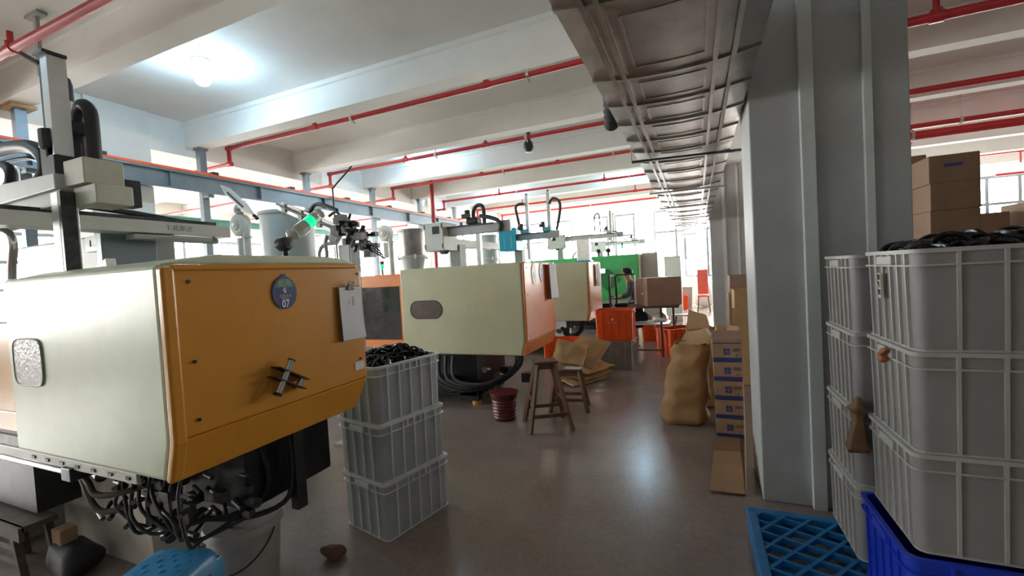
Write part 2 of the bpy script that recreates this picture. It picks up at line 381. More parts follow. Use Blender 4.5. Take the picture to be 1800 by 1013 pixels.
pipe(10.9, 4.0, 1.2, XR, .045, 'red sprinkler pipe just above the thick red main', None, (5.6,), (4.65,), upl=.4)
pipe(11.1, 3.86, 1.2, XR, .085, 'thick red water main crossing above the cartons', None, (), (4,))
pipe(16.0, 4.1, 1.2, XR, .035, 'far thin red pipe above the tall cartons', None, (5.9, 8.0), (), upl=-.32)
pipe(17.5, 3.7, 8.2, XR, .035, 'short far red pipe before the right end window', None, (9.3,), (), upl=.25)
t = thing('riser_pipe', 'upright red water pipe in front of the far white pillar', 'pipe', (-7.12, 11.12, 0))
MB().cyl((0, 0, .0), (0, 0, 4.5), .055, n=14).build('riser', RED, t, smooth=40); MB().cyl((0, 0, 1.2), (0, 0, 1.32), .075, n=14).build('coupling', RED, t, smooth=40); MB().cyl((0, 0, 0), (0, 0, .03), .1, n=14).build('floor_flange', RED, t, smooth=40)
# hanger of the corner pipe
t = thing('pipe_support', 'steel T-shaped hanger holding the corner red pipe under the slab', 'hanger', (-6.05, 2.33, 4.5))
MB().box(-.13, .13, -.04, .04, -.03, 0).build('ceiling_plate', GREYP, t); MB().box(-.03, .03, -.015, .015, -.62, -.03).build('strut', GREYP, t)
MB().bar((0, 0, -.5), (.06, -.2, -.46), .03, .04).build('bracket_arm', DARK2, t)
# end wall curtains, grille
def curtain(x0, x1, y, z0, z1, label, seed):
    r = random.Random(seed); n = max(8, int((x1 - x0) * 26)); ph = r.random() * 6; m = MB(); vs = []
    for k in range(2):
        for z in (z0, z1):
            for i in range(n + 1):
                f = i / n; vs.append((x0 + (x1 - x0) * f, y + .05 * math.sin(ph + f * (x1 - x0) * 22) + k * .006, z))
    N = n + 1; fs = [(i, i + 1, N + i + 1, N + i) for i in range(n)] + [(2 * N + i, 3 * N + i, 3 * N + i + 1, 2 * N + i + 1) for i in range(n)]
    m.add(vs, fs); t = thing('curtain', label, 'curtain', ((x0 + x1) / 2, y, z0), group='white curtains on the end windows')
    m.v = [p - t.location for p in m.v]; m.build('cloth', CURT, t, smooth=60)
    MB(t.location).box(x0 - .05, x1 + .05, y - .02, y + .02, z1 - .01, z1 + .03).build('curtain_rail', ALU, t)
    for q in (x0, x1): MB(t.location).box(q - .015, q + .015, y + .02, YE + .01, z1, z1 + .02).build('rail_bracket', ALU, t)
curtain(-5.15, -4.15, 19.4, 1.1, 3.95, 'white curtain gathered left of the paired end window bars', 1)
curtain(-2.3, -1.75, 19.4, 1.1, 3.95, 'narrow white curtain hanging between the two barred end windows', 2)
curtain(-6.5, -5.95, 19.4, 1.1, 3.95, 'white curtain behind the blue robot masts', 3)
t = thing('louvred_shutter', 'white louvred shutter low in the last end window', 'shutter', (-.34, 19.62, 1.05))
MB().box(-.30, .30, .0, .03, 0, .03).build('frame_bar', WHITE, t); MB().box(-.30, .30, .0, .03, .72, .75).build('frame_bar', WHITE, t)
for s_ in (-.3, .27): MB().box(s_, s_ + .03, 0, .03, .03, .72).build('frame_bar', WHITE, t)
for k in range(9): MB().bar((-.27, .015, .07 + k * .075), (.27, .015, .07 + k * .075), .045, .008, up=(0, .6, .8)).build('slat', WHITE, t)
# bulbs
def bulb(x, y, label):
    t = thing('ceiling_bulb', label, 'lamp', (x, y, 4.5), group='bulbs under the ceiling')
    MB().lathe([(0, 0), (.105, 0), (.105, -.02), (.085, -.035), (.0, -.04)], n=24).build('ceiling_plate', WHITE, t, smooth=40)
    MB().lathe([(.03, -.035), (.034, -.06), (.045, -.12), (.05, -.145)], n=16).build('socket', WHITE, t, smooth=40)
    MB().lathe([(.045, -.14), (.075, -.165), (.092, -.21), (.09, -.25), (.07, -.29), (.035, -.312), (0, -.317)], n=20).build('bulb_glass', BULB, t, smooth=60)
bulb(-5.6, 3.66, 'lit round bulb on the ceiling above the near yellow machine')
bulb(-5.85, 8.3, 'lit bulb second along the left row, above the second red pipe')
bulb(-5.9, 12.95, 'lit bulb far along the left row behind the robot beam')
bulb(-1.64, 12.95, 'lit bulb close to the duct at the far end')
bulb(-5.6, -.6, 'lit bulb behind the viewer on the left')
# black loudspeaker-like alarm under third beam, slanting cable
t = thing('alarm_sounder', 'small black sounder fixed to the side of a ceiling beam', 'alarm', (-2.9, 8.05, 4.07))
MB().lathe([(0, -.13), (.07, -.12), (.1, -.04), (.085, .05), (.05, .1), (0, .1)], n=16).build('body', BLACK, t, smooth=40)
MB().box(-.02, .05, -.05, .0, .09, .42).build('bracket', DARK2, t)
tag(MB().tube([(-6.6, 7.56, 4.5), (-6.9, 7.58, 4.15), (-7.45, 7.6, 3.78), (-7.48, 7.6, 3.6), (-7.48, 7.6, 2.0)], .018, 6).build('hanging_cable', BLACK, smooth=60), 'dark cable slanting from the ceiling down past the steel rail', 'cable')
# ------------------------------------------------------------------ duct
DX0, DX1, DZ = -.49, .335, 2.66
t = thing('ventilation_duct', 'long grey galvanised ventilation duct hanging over the aisle', 'duct', (0, -1.5, DZ)); O = (0, -1.5, DZ)
Ys = [-1.5, -.35, .8, 1.75, 2.5, 2.93, 3.35, 3.8, 4.2, 4.65, 5.15, 5.75, 6.35, 7.0, 7.7, 8.4, 9.2, 10, 10.9, 11.8, 12.8, 13.8, 14.9, 16, 17.2, 18.4]
def sag(f): return -.035 * (1 - (2 * f - 1) ** 2)
for i in range(len(Ys) - 1):
    a, b = Ys[i] + .004, Ys[i + 1] - .004; n = 10; sec = []
    for k in range(n + 1): f = k / n; sec.append((DX0 + (DX1 - DX0) * f, DZ + sag(f)))
    poly = sec + [(DX1, DZ + .5), (DX0, DZ + .5)]
    p = MB(O).prism(poly, 'y', a, b).build('duct_panel', GALV, t, smooth=30)
    m = MB(O)                                                             # pressed field, shallow raised frame
    x0, x1 = DX0 + .24, DX1 - .25; g = min(.12, (b - a) * .2)
    for k in range(6):
        f0, f1 = k / 6, (k + 1) / 6; xa, xb = x0 + (x1 - x0) * f0, x0 + (x1 - x0) * f1
        za, zb = DZ + sag((xa - DX0) / (DX1 - DX0)), DZ + sag((xb - DX0) / (DX1 - DX0))
        for yy in (a + g, b - g): m.bar((xa, yy, za), (xb, yy, zb), .012, .008)
    for xx in (x0, x1): m.bar((xx, a + g, DZ + sag((xx - DX0) / (DX1 - DX0))), (xx, b - g, DZ + sag((xx - DX0) / (DX1 - DX0))), .012, .008)
    m.build('pressed_frame', GALV, p)
for i, y in enumerate(Ys[:-1]):
    m = MB(O); n = 10
    for k in range(n):
        f0, f1 = k / n, (k + 1) / n
        m.bar((DX0 + (DX1 - DX0) * f0, y, DZ + sag(f0) - .004), (DX0 + (DX1 - DX0) * f1, y, DZ + sag(f1) - .004), .022, .014)
    m.box(DX0 - .005, DX0, y - .012, y + .012, DZ - .005, DZ + .5); m.box(DX1, DX1 + .004, y - .012, y + .012, DZ - .005, DZ + .5)
    m.build('flange_joint', GALV, t)
for x, hgt in ((DX0 + .115, .014), (DX0 + .175, .016), (DX1 - .205, .014), (DX1 - .12, .016)):
    z = DZ + sag((x - DX0) / (DX1 - DX0)); MB(O).box(x - .011, x + .011, -1.5, 18.4, z - hgt, z + .01).build('seam_rib', GALV, t)
MB(O).bar((-.53, 4.36, DZ - .055), (.42, 4.5, DZ - .055), .035, .02).build('support_angle', DARK2, t)
for y in (6.4, 8.2, 10.25, 12.0, 14.0, 16.0): MB(O).bar((-.56, y, DZ - .055), (.42, y + .05, DZ - .055), .03, .02).build('support_angle', GREYP, t)
for y in (4.36, 6.4, 8.2, 10.25, 12, 14, 16): MB(O).cyl((-.53, y, DZ - .05), (-.53, y, 4.5), .006, n=6).build('hanger_rod', GREYP, t)
m = MB()
for k in range(7): a = k / 7; m.lathe([(.05, 0), (.068, .015), (.05, .03)], (-.56 - .01 * k, 3.55 + .055 * k, 3.06 - .035 * k), 14, 'y')
tag(m.build('flexible_hose', BLACK, smooth=60), 'ribbed black flexible hose beside the duct edge', 'hose')
# ================================================================== MACHINES
def side_poly(y0, y1, z0, z1, r=.05):
    return [(y0, z0), (y1 - .09, z0), (y1, z0 + .1), (y1, z1 - r), (y1 - r * .3, z1 - r * .3), (y1 - r, z1), (y0 + .02, z1), (y0, z1 - .02)]
def stadium(rx, rz, n=10):
    c = rx - rz; return [(c + rz * math.cos(t), rz * math.sin(t)) for t in [-math.pi / 2 + math.pi * i / n for i in range(n + 1)]] + [(-c + rz * math.cos(t), rz * math.sin(t)) for t in [math.pi / 2 + math.pi * i / n for i in range(n + 1)]]
def hexscrew(m, x, y, z, r=.007): m.cyl((x, y, z), (x + .006, y, z), r, n=8)
def machine(label, x0, y0, Ly, zb, zt, wc, smat, cmat, orange=1.3, fold=True, slot=None, base=True, dpad=.04, name='injection_moulding_machine'):
    O = (x0, y0, 0); t = thing(name, label, 'machine', O); x1 = x0 - wc; y1 = y0 + Ly
    zf = zb + .16 if fold else zb
    gc = MB(O).prism([(x1, zb), (x0 - .075, zb), (x0 - .03, zf), (x0 - .03, zt), (x1, zt)], 'y', y0, y1 - .1)
    gc.build('guard_cover', cmat, t, bevel=.02, seg=3)
    MB(O).box(x1, x0 - .05, y1 - .12, y1 - .01, zf + .05, zt - .01).build('guard_end', cmat, t)
    # aisle-side coloured panel with a folded lower edge
    pr = [(y0 + .012, zf), (y1, zf), (y1, zt - .045), (y1 - .015, zt - .015), (y1 - .045, zt - .005), (y0 + .03, zt - .005), (y0 + .012, zt - .02)]
    sp = MB(O).prism(pr, 'x', x0 - .03, x0).build('side_panel', smat, t, bevel=.012, seg=3)
    if fold:
        m = MB(O); ya, yb = y0 + .012, y1
        m.add([(x0, ya, zf), (x0, yb - .005, zf), (x0 - .04, yb - .07, zb), (x0 - .04, ya, zb), (x0 - .06, ya, zf), (x0 - .06, yb - .005, zf), (x0 - .1, yb - .07, zb), (x0 - .1, ya, zb)],
              [(0, 1, 2, 3), (4, 7, 6, 5), (0, 4, 5, 1), (1, 5, 6, 2), (2, 6, 7, 3), (3, 7, 4, 0)])
        m.build('folded_lower_panel', smat, t, bevel=.004)
    m = MB(O)
    for yy, zz in ((y0 + .09, zt - .07), (y0 + .09, zt - .38), (y0 + .09, zf + .06), (y1 - .05, zf + .12), (y1 - .03, zt - .06)): hexscrew(m, x0, yy, zz)
    parts(m, 'panel_screw', DARK2, sp)
    if slot:
        sx, sz, rx, rz = slot
        MB(O).prism([(sx + u, sz + v) for u, v in stadium(rx, rz)], 'y', y0 - .006, y0 + .01).build('window_or_slot_plate', mat('brown_slot_plate', (.11, .07, .055), .3, var=.3, scale=6), t)  # dark brown plate stands in for the darkness of an open slot
        MB(O).tube([(sx + u * 1.03, y0 - .004, sz + v * 1.05) for u, v in stadium(rx, rz) + [stadium(rx, rz)[0]]], .006, 6, 0).build('window_or_slot_rim', DARK2, t)
    # mould door with smoked window further from the aisle
    if orange:
        xd = x1 - orange; d = MB(O); zc0, zc1 = zb + .07, zt - .05; wz0, wz1 = zb + .17, zt - .21
        d.box(xd, x1 + .02, y0 + .03, y0 + .09, zc0, wz0); d.box(xd, x1 + .02, y0 + .03, y0 + .09, wz1, zc1); d.box(xd, xd + .12, y0 + .03, y0 + .09, wz0, wz1); d.box(x1 - dpad, x1 + .02, y0 + .03, y0 + .09, wz0, wz1)
        dr = d.build('mould_door', smat, t, bevel=.006)
        MB(O).box(xd + .12, x1 - dpad, y0 + .06, y0 + .07, wz0, wz1).build('smoked_window', SMOKED, dr)
        MB(O).tube([(xd + .06, y0 + .03, wz0 + .1), (xd + .06, y0 - .03, wz0 + .12), (xd + .06, y0 - .03, wz0 + .3), (xd + .06, y0 + .03, wz0 + .32)], .012, 8).build('door_handle', CHROME, dr, smooth=50)
        MB(O).box(xd, x1, y0 + .12, y1, zb, zt - .08).build('mould_housing', GREYP, t)
        # injection half
        MB(O).box(xd - 2.1, xd, y0 + .15, y1 - .1, zb + .05, zb + .62).build('injection_unit', cmat, t, bevel=.02)
        MB(O).cyl((xd - 1.6, (y0 + y1) / 2, zb + .72), (xd, (y0 + y1) / 2, zb + .72), .1).build('barrel_cover', GREYP, t, smooth=40)
    if base:
        MB(O).box(x0 - 5.6, x0 - .75, y0 + .14, y1 - .12, .1, zb).build('machine_bed', DARK, t, bevel=.01)
        rb = random.Random(int(y0 * 10)); g = MB(O)
        for k in range(26):                                                  # valve blocks and fittings under the clamp
            a, b, c = x0 - 1.9 + rb.random() * 1.55, y0 + .05 + rb.random() * (Ly - .4), .12 + rb.random() * (zb - .3); s_ = .03 + rb.random() * .06
            if k % 3: g.box(a, a + s_ * 1.6, b, b + s_ * 1.5, c, c + s_ * 1.4)
            else: g.cyl((a, b, c), (a, b - .1, c + .02), s_ * .6, n=10)
        parts(g, 'valve_block', DARK2, t)
        MB(O).cyl((x0 - 1.5, y0 + .05, .28), (x0 - 1.0, y0 + .05, .28), .11, n=20).build('hydraulic_pump', DARK2, t, smooth=40)
        for k in range(4):
            q = .1 * k; MB(O).tube([(x0 - 1.3 + q, y0 + .02, zb - .02), (x0 - 1.25 + q, y0 - .05, zb * .55), (x0 - .9 + q, y0 - .03, .22 + q * .3), (x0 - .45 + q * .3, y0 + .12, .3 + q * .3), (x0 - .22 - q * .2, y0 + .3, .5), (x0 - .25 - q * .2, y0 + .35, zb + .05)], .024, 8).build('hydraulic_hose', BLACK, t, smooth=60)
        for yy in (y0 + .2, y1 - .25):
            MB(O).box(x0 - 1.0, x0 - .75, yy - .06, yy + .06, .05, .3).build('leg', DARK, t)
            f = MB(O); f.cyl((x0 - .8, yy, 0), (x0 - .8, yy, .05), .06); f.build('levelling_foot', mat('yellow_foot', (.5, .28, .02), .5), t, smooth=40)
    return t
def round_sign(t, x, y, z, rx, rz, dk, num, small=True):
    s_ = MB(t.location).prism([(y + u, z + v) for u, v in oval(rx, rz, 32)], 'x', x, x + .006).build('round_sign', dk, t)
    return s_
# --- near machine (07)
M1 = machine('cream machine with amber side panel, round sign 07 and a clipboard', -1.8, .97, 1.03, .885, 1.712, 1.255, YELLOW, CREAM, 1.0, True, None, False, .45)
O1 = M1.location
m = MB(O1); m.prism([(.99, 1.712), (2.0, 1.712), (1.93, 1.735), (1.8, 1.752), (1.2, 1.752), (1.06, 1.73)], 'x', -2.9, -1.84); m.build('raised_top_lid', CREAM, M1, bevel=.01)
MB(O1).prism([(-1.828, 1.7), (-1.79, 1.7), (-1.79, 1.04), (-1.835, .885), (-1.87, .885), (-1.828, 1.04)], 'y', .966, 1.012).build('edge_trim', YELLOW, M1, bevel=.01, seg=3)
MB(O1).box(-1.83, -1.788, 1.0, 1.96, 1.684, 1.709).build('top_trim', YELLOW, M1, bevel=.009, seg=3)
# plexiglass sight window with worn inner rim, left on the cream face
w_ = MB(O1).prism([(-2.855 + u, 1.32 + v) for u, v in oval(.132, .108, 32, 5)], 'y', .965, .98).build('window_or_slot_plate', mat('scratched_pane', (.46, .44, .43), .3, var=.5, scale=14, col2=(.26, .20, .19), bump=.35, bscale=60), M1)
MB(O1).tube([(-2.855 + u, .966, 1.32 + v) for u, v in oval(.133, .109, 32, 5) + [oval(.133, .109, 32, 5)[0]]], .004, 6, 0).build('window_or_slot_rim', GREYP, w_)
# steel latch with two arms
h = MB(O1); c = Vector((-1.755, 1.415, 1.19)); a = Vector((0, .04, .066)); h.cyl(c - a, c + a, .015, n=14)
lt = h.build('latch_bar', CHROME, M1, smooth=40)
h = MB(O1); h.cyl(c - a * 1.15, c - a, .018, n=14); h.cyl(c + a, c + a * 1.06, .018, n=14); parts(h, 'bar_cap', BLACK, lt, smooth=40)
for k in (-.25, .35):
    p = c + a * k; h = MB(O1); h.bar(p + Vector((-.015, -.045, .027)), p + Vector((-.015, .11, -.066)), .06, .005, up=(0, .75, .6)); h.build('latch_plate', DARK, lt)
h = MB(O1); h.cyl(c + Vector((-.015, .075, -.075)), c + Vector((-.015, .105, -.03)), .014, n=12); h.build('latch_pin', CHROME, lt, smooth=40)
# sign 07
sg = MB(O1).prism([(1.478 + u, 1.574 + v) for u, v in oval(.066, .077, 36)], 'x', -1.8, -1.793).build('round_sign', SIGNB, M1); sg['label'] = 'navy round sign reading 07'
MB(O1).box(-1.8, -1.795, 1.468, 1.49, 1.64, 1.662).build('sign_tab', SIGNB, sg)
sec = [(1.478 + .064 * math.cos(R(q)) * .93, 1.574 + .076 * math.sin(R(q)) * .9) for q in range(22, 159, 8)]
sec = [p for p in sec]; MB(O1).prism(sec, 'x', -1.794, -1.7922).build('green_field', SIGNG, sg)
text('启用', .036, mat('sign_pale_green', (.35, .5, .4), .5), sg, (.008, 1.478 - .97, 1.616), name='sign_characters')
text('↑', .034, LETTER, sg, (.008, 1.478 - .97, 1.58), name='sign_arrow', bold=.002)
text('设备状态', .0165, LETTER, sg, (.008, 1.478 - .97, 1.557), name='sign_characters')
text('EQUIPMENT', .0075, LETTER, sg, (.008, 1.478 - .97, 1.545), name='sign_characters')
text('07', .05, LETTER, sg, (.008, 1.478 - .97, 1.52), name='sign_number', sx=.8, bold=.0012)
MB(O1).box(-1.8, -1.797, 1.905, 1.975, 1.105, 1.15).build('paper_label', PAPER, M1)
# lower rail, conduit and pedestal of machine 07
MB(O1).box(-3.9, -2.1, .985, 1.0, .84, .885).build('steel_apron', LGREY, M1, bevel=.003)
m = MB(O1)
for k in range(7): m.box(-2.95 + .13 * k, -2.92 + .13 * k, .98, .986, .855, .868)
parts(m, 'apron_slot', DARK, M1)
MB(O1).cyl((-3.9, .99, .822), (-2.62, .99, .822), .013, n=10).build('guide_rod', CHROME, M1, smooth=40)
MB(O1).box(-2.66, -2.58, .97, 1.06, .79, .85).build('rod_bracket', DARK2, M1, bevel=.004)
ped = MB(O1).prism([(-3.93, 0), (-3.9, .8), (-2.98, .8), (-2.93, 0)], 'y', 1.43, 2.0).build('pedestal', mat('pale_pedestal', (.52, .49, .42), .6, var=.12, scale=4), M1, bevel=.01)
MB(O1).prism([(-5.3, 0), (-5.3, .8), (-4.2, .8), (-4.2, 0)], 'y', 1.3, 2.0).build('pedestal', GREYP, M1, bevel=.01)
MB(O1).box(-4.4, -3.6, 1.2, 1.4, .36, .8).build('hydraulic_manifold', DARK, M1)
MB(O1).box(-2.92, -2.08, 1.42, 1.95, .5, .885).build('clamp_underframe', DARK, M1, bevel=.01)
g = MB(O1); rb = random.Random(3)
for k in range(70):
    a, b, cz = -2.88 + rb.random() * .82, 1.16 + rb.random() * .3, .46 + rb.random() * .38; s_ = .015 + rb.random() * .032
    if k % 2 == 0: g.cyl((a, b, cz), (a + .09, b - .02, cz + rb.uniform(-.02, .02)), s_ * .6, n=10)
    else: g.box(a, a + s_ * 1.7, b - s_, b, cz, cz + s_ * 1.2)
parts(g, 'valve_block', DARK2, M1)
g = MB(O1)
for k in range(16): a = -2.85 + rb.random() * .75; zz = .5 + rb.random() * .32; g.cyl((a, 1.16, zz), (a + .05, 1.11, zz + rb.uniform(-.03, .03)), .011, n=8)
parts(g, 'hose_fitting', OILED, M1, smooth=40)
HP = [[(-2.86, 1.1, .80), (-2.75, 1.08, .72), (-2.68, 1.08, .62), (-2.62, 1.1, .585), (-2.5, 1.16, .6)], [(-2.75, 1.06, .80), (-2.66, 1.06, .74), (-2.6, 1.06, .69), (-2.5, 1.1, .69), (-2.4, 1.2, .71)],
      [(-2.02, 1.62, .86), (-2.0, 1.62, .7), (-2.02, 1.6, .5), (-2.12, 1.5, .44), (-2.3, 1.4, .44), (-2.45, 1.3, .5)], [(-2.12, 1.5, .86), (-2.06, 1.52, .68), (-2.08, 1.5, .54), (-2.2, 1.4, .47), (-2.4, 1.25, .5)], [(-2.2, 1.38, .55), (-2.24, 1.42, .42), (-2.28, 1.47, .3), (-2.27, 1.5, .14)]]
for k in range(9):
    xa = -2.62 + .06 * k; HP.append([(xa, 1.2, .84), (xa + rb.uniform(-.02, .08), 1.14, .7 + rb.uniform(-.06, .06)), (xa + rb.uniform(.02, .14), 1.12, .58 + rb.uniform(-.06, .06)), (xa + rb.uniform(.1, .2), 1.16, .5 + rb.uniform(-.02, .1)), (xa + rb.uniform(.12, .3), 1.3, .56)])
for k, p in enumerate(HP): MB(O1).tube(p, .014 if k < 4 else .008, 8).build('hydraulic_hose', mat('greased_hose', (.10, .085, .07), .5) if k < 2 else BLACK, M1, smooth=60)
MB(O1).box(-2.03, -1.98, 1.62, 1.68, .42, .885).build('underframe_post', DARK, M1)
# clipboard on the near machine
def clipboard(label, x, y, z, w_, h_, ang, bmat, lift=.012):
    t = thing('clipboard', label, 'clipboard', (x, y, z)); t.rotation_euler = (R(ang), 0, 0)
    MB().box(lift, lift + .004, -w_ / 2, w_ / 2, -h_, 0).build('board', bmat, t, bevel=.002)
    m = MB(); vs = []; nx, nz = 4, 8
    for k in (0, .0012):
        for j in range(nz + 1):
            for i in range(nx + 1):
                u, v = i / nx, j / nz; vs.append((lift + .005 + k + .02 * v * v * (.4 + .6 * u), -w_ * .46 + w_ * .96 * u, -.005 - h_ * .97 * v))
    a = (nx + 1) * (nz + 1); f = []
    for j in range(nz):
        for i in range(nx): q = j * (nx + 1) + i; f += [(q, q + 1, q + nx + 2, q + nx + 1), (a + q, a + q + nx + 1, a + q + nx + 2, a + q + 1)]
    pp = m.add(vs, f).build('paper_sheet', PAPER, t, smooth=60)
    m = MB()
    m.box(lift + .0075, lift + .0085, -.02, .0, -.08, -.077); m.box(lift + .0075, lift + .0085, .012, .026, -.11, -.06); m.box(lift + .0075, lift + .0085, -.02, .0, -.1, -.096); m.box(lift + .0078, lift + .0088, -.018, -.004, -.093, -.087)
    parts(m, 'form_mark', mat('faint_print', (.5, .5, .52), .7), pp)
    c = MB(); c.prism([(-.03, -.022), (.03, -.022), (.018, .0), (.012, .012), (-.012, .012), (-.018, 0)], 'x', lift + .006, lift + .014); cc = c.build('spring_clip', DARK2, t, bevel=.002)
    MB().tube([(lift + .012, -.02, .01), (lift + .03, -.018, .028), (lift + .032, 0, .02), (lift + .03, .018, .03), (lift + .012, .02, .01)], .003, 6).build('clip_wire', CHROME, cc, smooth=60)
    return t
clipboard('clipboard with white form hanging on the amber panel beside sign 07', -1.8, 1.885, 1.585, .17, .30, 0, mat('brown_hardboard', (.2, .12, .07), .6))
# --- second machine
M2 = machine('cream machine with dark oval slot and orange side, behind the crate stack', -1.8, 4.6, 1.13, .655, 1.735, 1.71, ORANGE, CREAM2, 1.25, True, (-3.14, 1.215, .225, .105))
O2 = M2.location
def badge(t, y, z, rx, rz, body, top, x=-1.8):
    O = t.location; s_ = MB(O).prism([(y + u, z + v) for u, v in oval(rx, rz, 28)], 'x', x, x + .006).build('round_sign', body, t)
    MB(O).prism([(y + u, z + v) for u, v in oval(rx * .97, rz * .97, 28) if v > rz * .25], 'x', x + .005, x + .0075).build('sign_field', top, s_)
    MB(O).prism([(y + u * .35, z - rz * .15 + v * .3) for u, v in oval(rx, rz, 16)], 'x', x + .005, x + .0078).build('sign_print', LETTER, s_); return s_
badge(M2, 4.93, 1.59, .08, .13, mat('pale_sign', (.42, .36, .4), .4), SIGNR); badge(M2, 5.2, 1.605, .075, .115, SIGNB, mat('slate_print', (.18, .2, .24), .4))
clipboard('clipboard with curled sheet on the orange side of the second machine', -1.8, 5.52, 1.715, .3, .47, 0, mat('dark_hardboard', (.06, .03, .025), .5), .05)
MB(O2).box(-1.8, -1.75, 5.37, 5.4, 1.25, 1.7).build('panel_bracket', mat('orange_brown', (.35, .08, .03), .5), M2)
# --- third machine
M3 = machine('third cream machine with orange end panel beside the orange crate', -1.8, 7.85, 1.08, .665, 1.75, 1.6, ORANGE, CREAM2, 1.25, True, None)
clipboard('clipboard with sheets on the orange end of the third machine', -1.8, 8.45, 1.70, .26, .42, 0, mat('dark_hardboard', (.06, .03, .025), .5), .04)
# --- green machine (fourth)
M4 = machine('green painted machine standing behind the worker', -1.3, 11.3, 1.35, .75, 1.93, 2.9, mat('cream_side', (.68, .66, .5), .4), GREEN, 1.2, False, None)
O4 = M4.location
MB(O4).box(-1.29, -.9, 11.7, 12.6, .1, 1.95).build('control_cabinet', LGREY, M4, bevel=.01)
MB(O4).prism([(-2.1 + u, 1.3 + v) for u, v in ((-.35, 0), (0, .3), (.35, 0), (0, -.3))], 'y', 11.296, 11.302).build('painted_emblem', mat('dark_green_paint', (.03, .22, .07), .4), M4)
MB(O4).box(-3.0, -1.5, 11.1, 11.3, .72, .78).build('ledge', GREYP, M4)
# farther machines: only tops and covers show
M5 = machine('pale far machine beyond the green one, in front of the end windows', -1.4, 15.0, 1.2, .7, 1.75, 2.0, CREAM2, LGREY, 1.2, False, None)

# ------------------------------------------------------------------ hopper dryers and loaders
def hopper(label, x, y, zt, r, zc, zb, m_, lid=True):
    t = thing('hopper_dryer', label, 'hopper', (x, y, zb), group='hopper dryers')
    h = zt - zb; c = zc - zb
    MB().lathe([(r * .99, c), (r, c + .02), (r, h - .05)], n=32).build('drum', m_, t, smooth=40)
    MB().lathe([(r, h - .05), (r * 1.06, h - .045), (r * 1.06, h), (r * .95, h + .012), (0, h + .02)], n=32).build('lid_rim', m_, t, smooth=30)
    MB().lathe([(r * .28, 0), (r * .3, .03), (r * .97, c)], n=32).build('cone', GREYP, t, smooth=40)
    MB().lathe([(r * 1.05, c - .02), (r * 1.05, c + .03)], n=32).build('clamp_ring', GREYP, t, smooth=30)
    MB().box(-.12, .12, -.12, .12, -.03, .02).build('base_plate', GREYP, t)
    for k in range(4): a = R(45 + 90 * k); MB().box(r * 1.02 * math.cos(a) - .02, r * 1.02 * math.cos(a) + .02, r * 1.02 * math.sin(a) - .02, r * 1.02 * math.sin(a) + .02, c - .05, c + .05).build('latch', GREYP, t)
    return t
HGREY = mat('hopper_grey_paint', (.30, .335, .325), .4, var=.06); HSTEEL = mat('hopper_stainless', (.22, .205, .185), .32, .7, var=.2, scale=5)
hopper('large light grey hopper drum behind the wrapped signal lamp', -6.1, 5.17, 2.80, .40, 1.75, 1.33, HGREY)
hopper('stained steel hopper with cone left of the robot control box', -6.0, 8.4, 2.74, .31, 2.12, 1.34, HSTEEL)
hopper('pale hopper drum behind the second robot beam', -5.75, 11.9, 2.8, .29, 2.1, 1.43, HGREY)
BLOW = mat('putty_enamel', (.42, .42, .37), .45)
def loader(label, x, y, zc, r, zb, paddle=False):
    t = thing('blower_loader', label, 'blower', (x, y, zb), group='blowers beside the hoppers'); c = zc - zb
    MB().lathe([(0, -.09), (r * .75, -.09), (r, -.06), (r, .06), (r * .75, .09), (0, .09)], (0, 0, c), 28, 'y').build('blower_housing', BLOW, t, smooth=30)
    MB().lathe([(0, .085), (r * .5, .085), (r * .45, .11), (0, .115)], (0, 0, c), 20, 'y').build('hub_cap', GREYP, t, smooth=30)
    MB().lathe([(0, .11), (r * .16, .11), (r * .16, .14), (0, .14)], (0, 0, c), 10, 'y').build('hub_nut', WHITE, t, smooth=30)
    MB().tube([(r * .75, 0, c), (r * .8, 0, c - r * .6), (r * .72, 0, c - r * 1.3), (r * .72, 0, 0)], r * .32, 12).build('outlet_pipe', BLOW, t, smooth=60)
    MB().box(-r * .2, r * .1, -.06, .06, c - r * 3.0, c - r * 1.15).build('heater_box', GREYP, t, bevel=.01)
    MB().lathe([(r * .45, c - r * 1.2), (r * .45, c - r * 1.05)], (r * .72, 0, 0), 16).build('pipe_clamp', GREYP, t, smooth=30)
    MB().box(-.2, r + .1, -.1, .1, -.03, 0).build('foot_plate', GREYP, t)
    if paddle:
        MB().tube([(0, 0, c + r), (-.06, 0, c + r * 1.35), (.0, 0, c + r * 1.75), (.12, 0, c + r * 1.7)], .06, 10).build('elbow_duct', GREYP, t, smooth=60)
        d = Vector((.78, 0, -.62)).normalized(); n_ = Vector((d.z, 0, -d.x)); p = Vector((-.27, -.1, c + .7)); L_ = .98
        pr = [p, p + d * .2 + n_ * .06, p + d * .7 + n_ * .065, p + d * L_, p + d * .7 - n_ * .065, p + d * .2 - n_ * .06]
        m = MB(); vs = [q + Vector((0, dy, 0)) for dy in (-.03, .03) for q in pr]; m.add(vs, [tuple(range(6)), tuple(range(6, 12))[::-1]] + [(i, (i + 1) % 6, 6 + (i + 1) % 6, 6 + i) for i in range(6)])
        pd = m.build('paddle_arm', LGREY, t, bevel=.01)
        MB().bar(p + d * .25 + Vector((0, -.035, 0)), p + d * .7 + Vector((0, -.035, 0)), .02, .02).build('paddle_slot', DARK, pd)
        MB().cyl(p + d * L_ * .97, p + d * (L_ + .06), .03).build('arm_tip', DARK, pd, smooth=40)
    return t
loader('round grey blower under a slim tilted arm, left of the big hopper', -7.05, 5.05, 2.68, .185, 0, True)
loader('round pale blower on a bent pipe left of the stained hopper', -6.74, 8.4, 2.73, .19, 0)
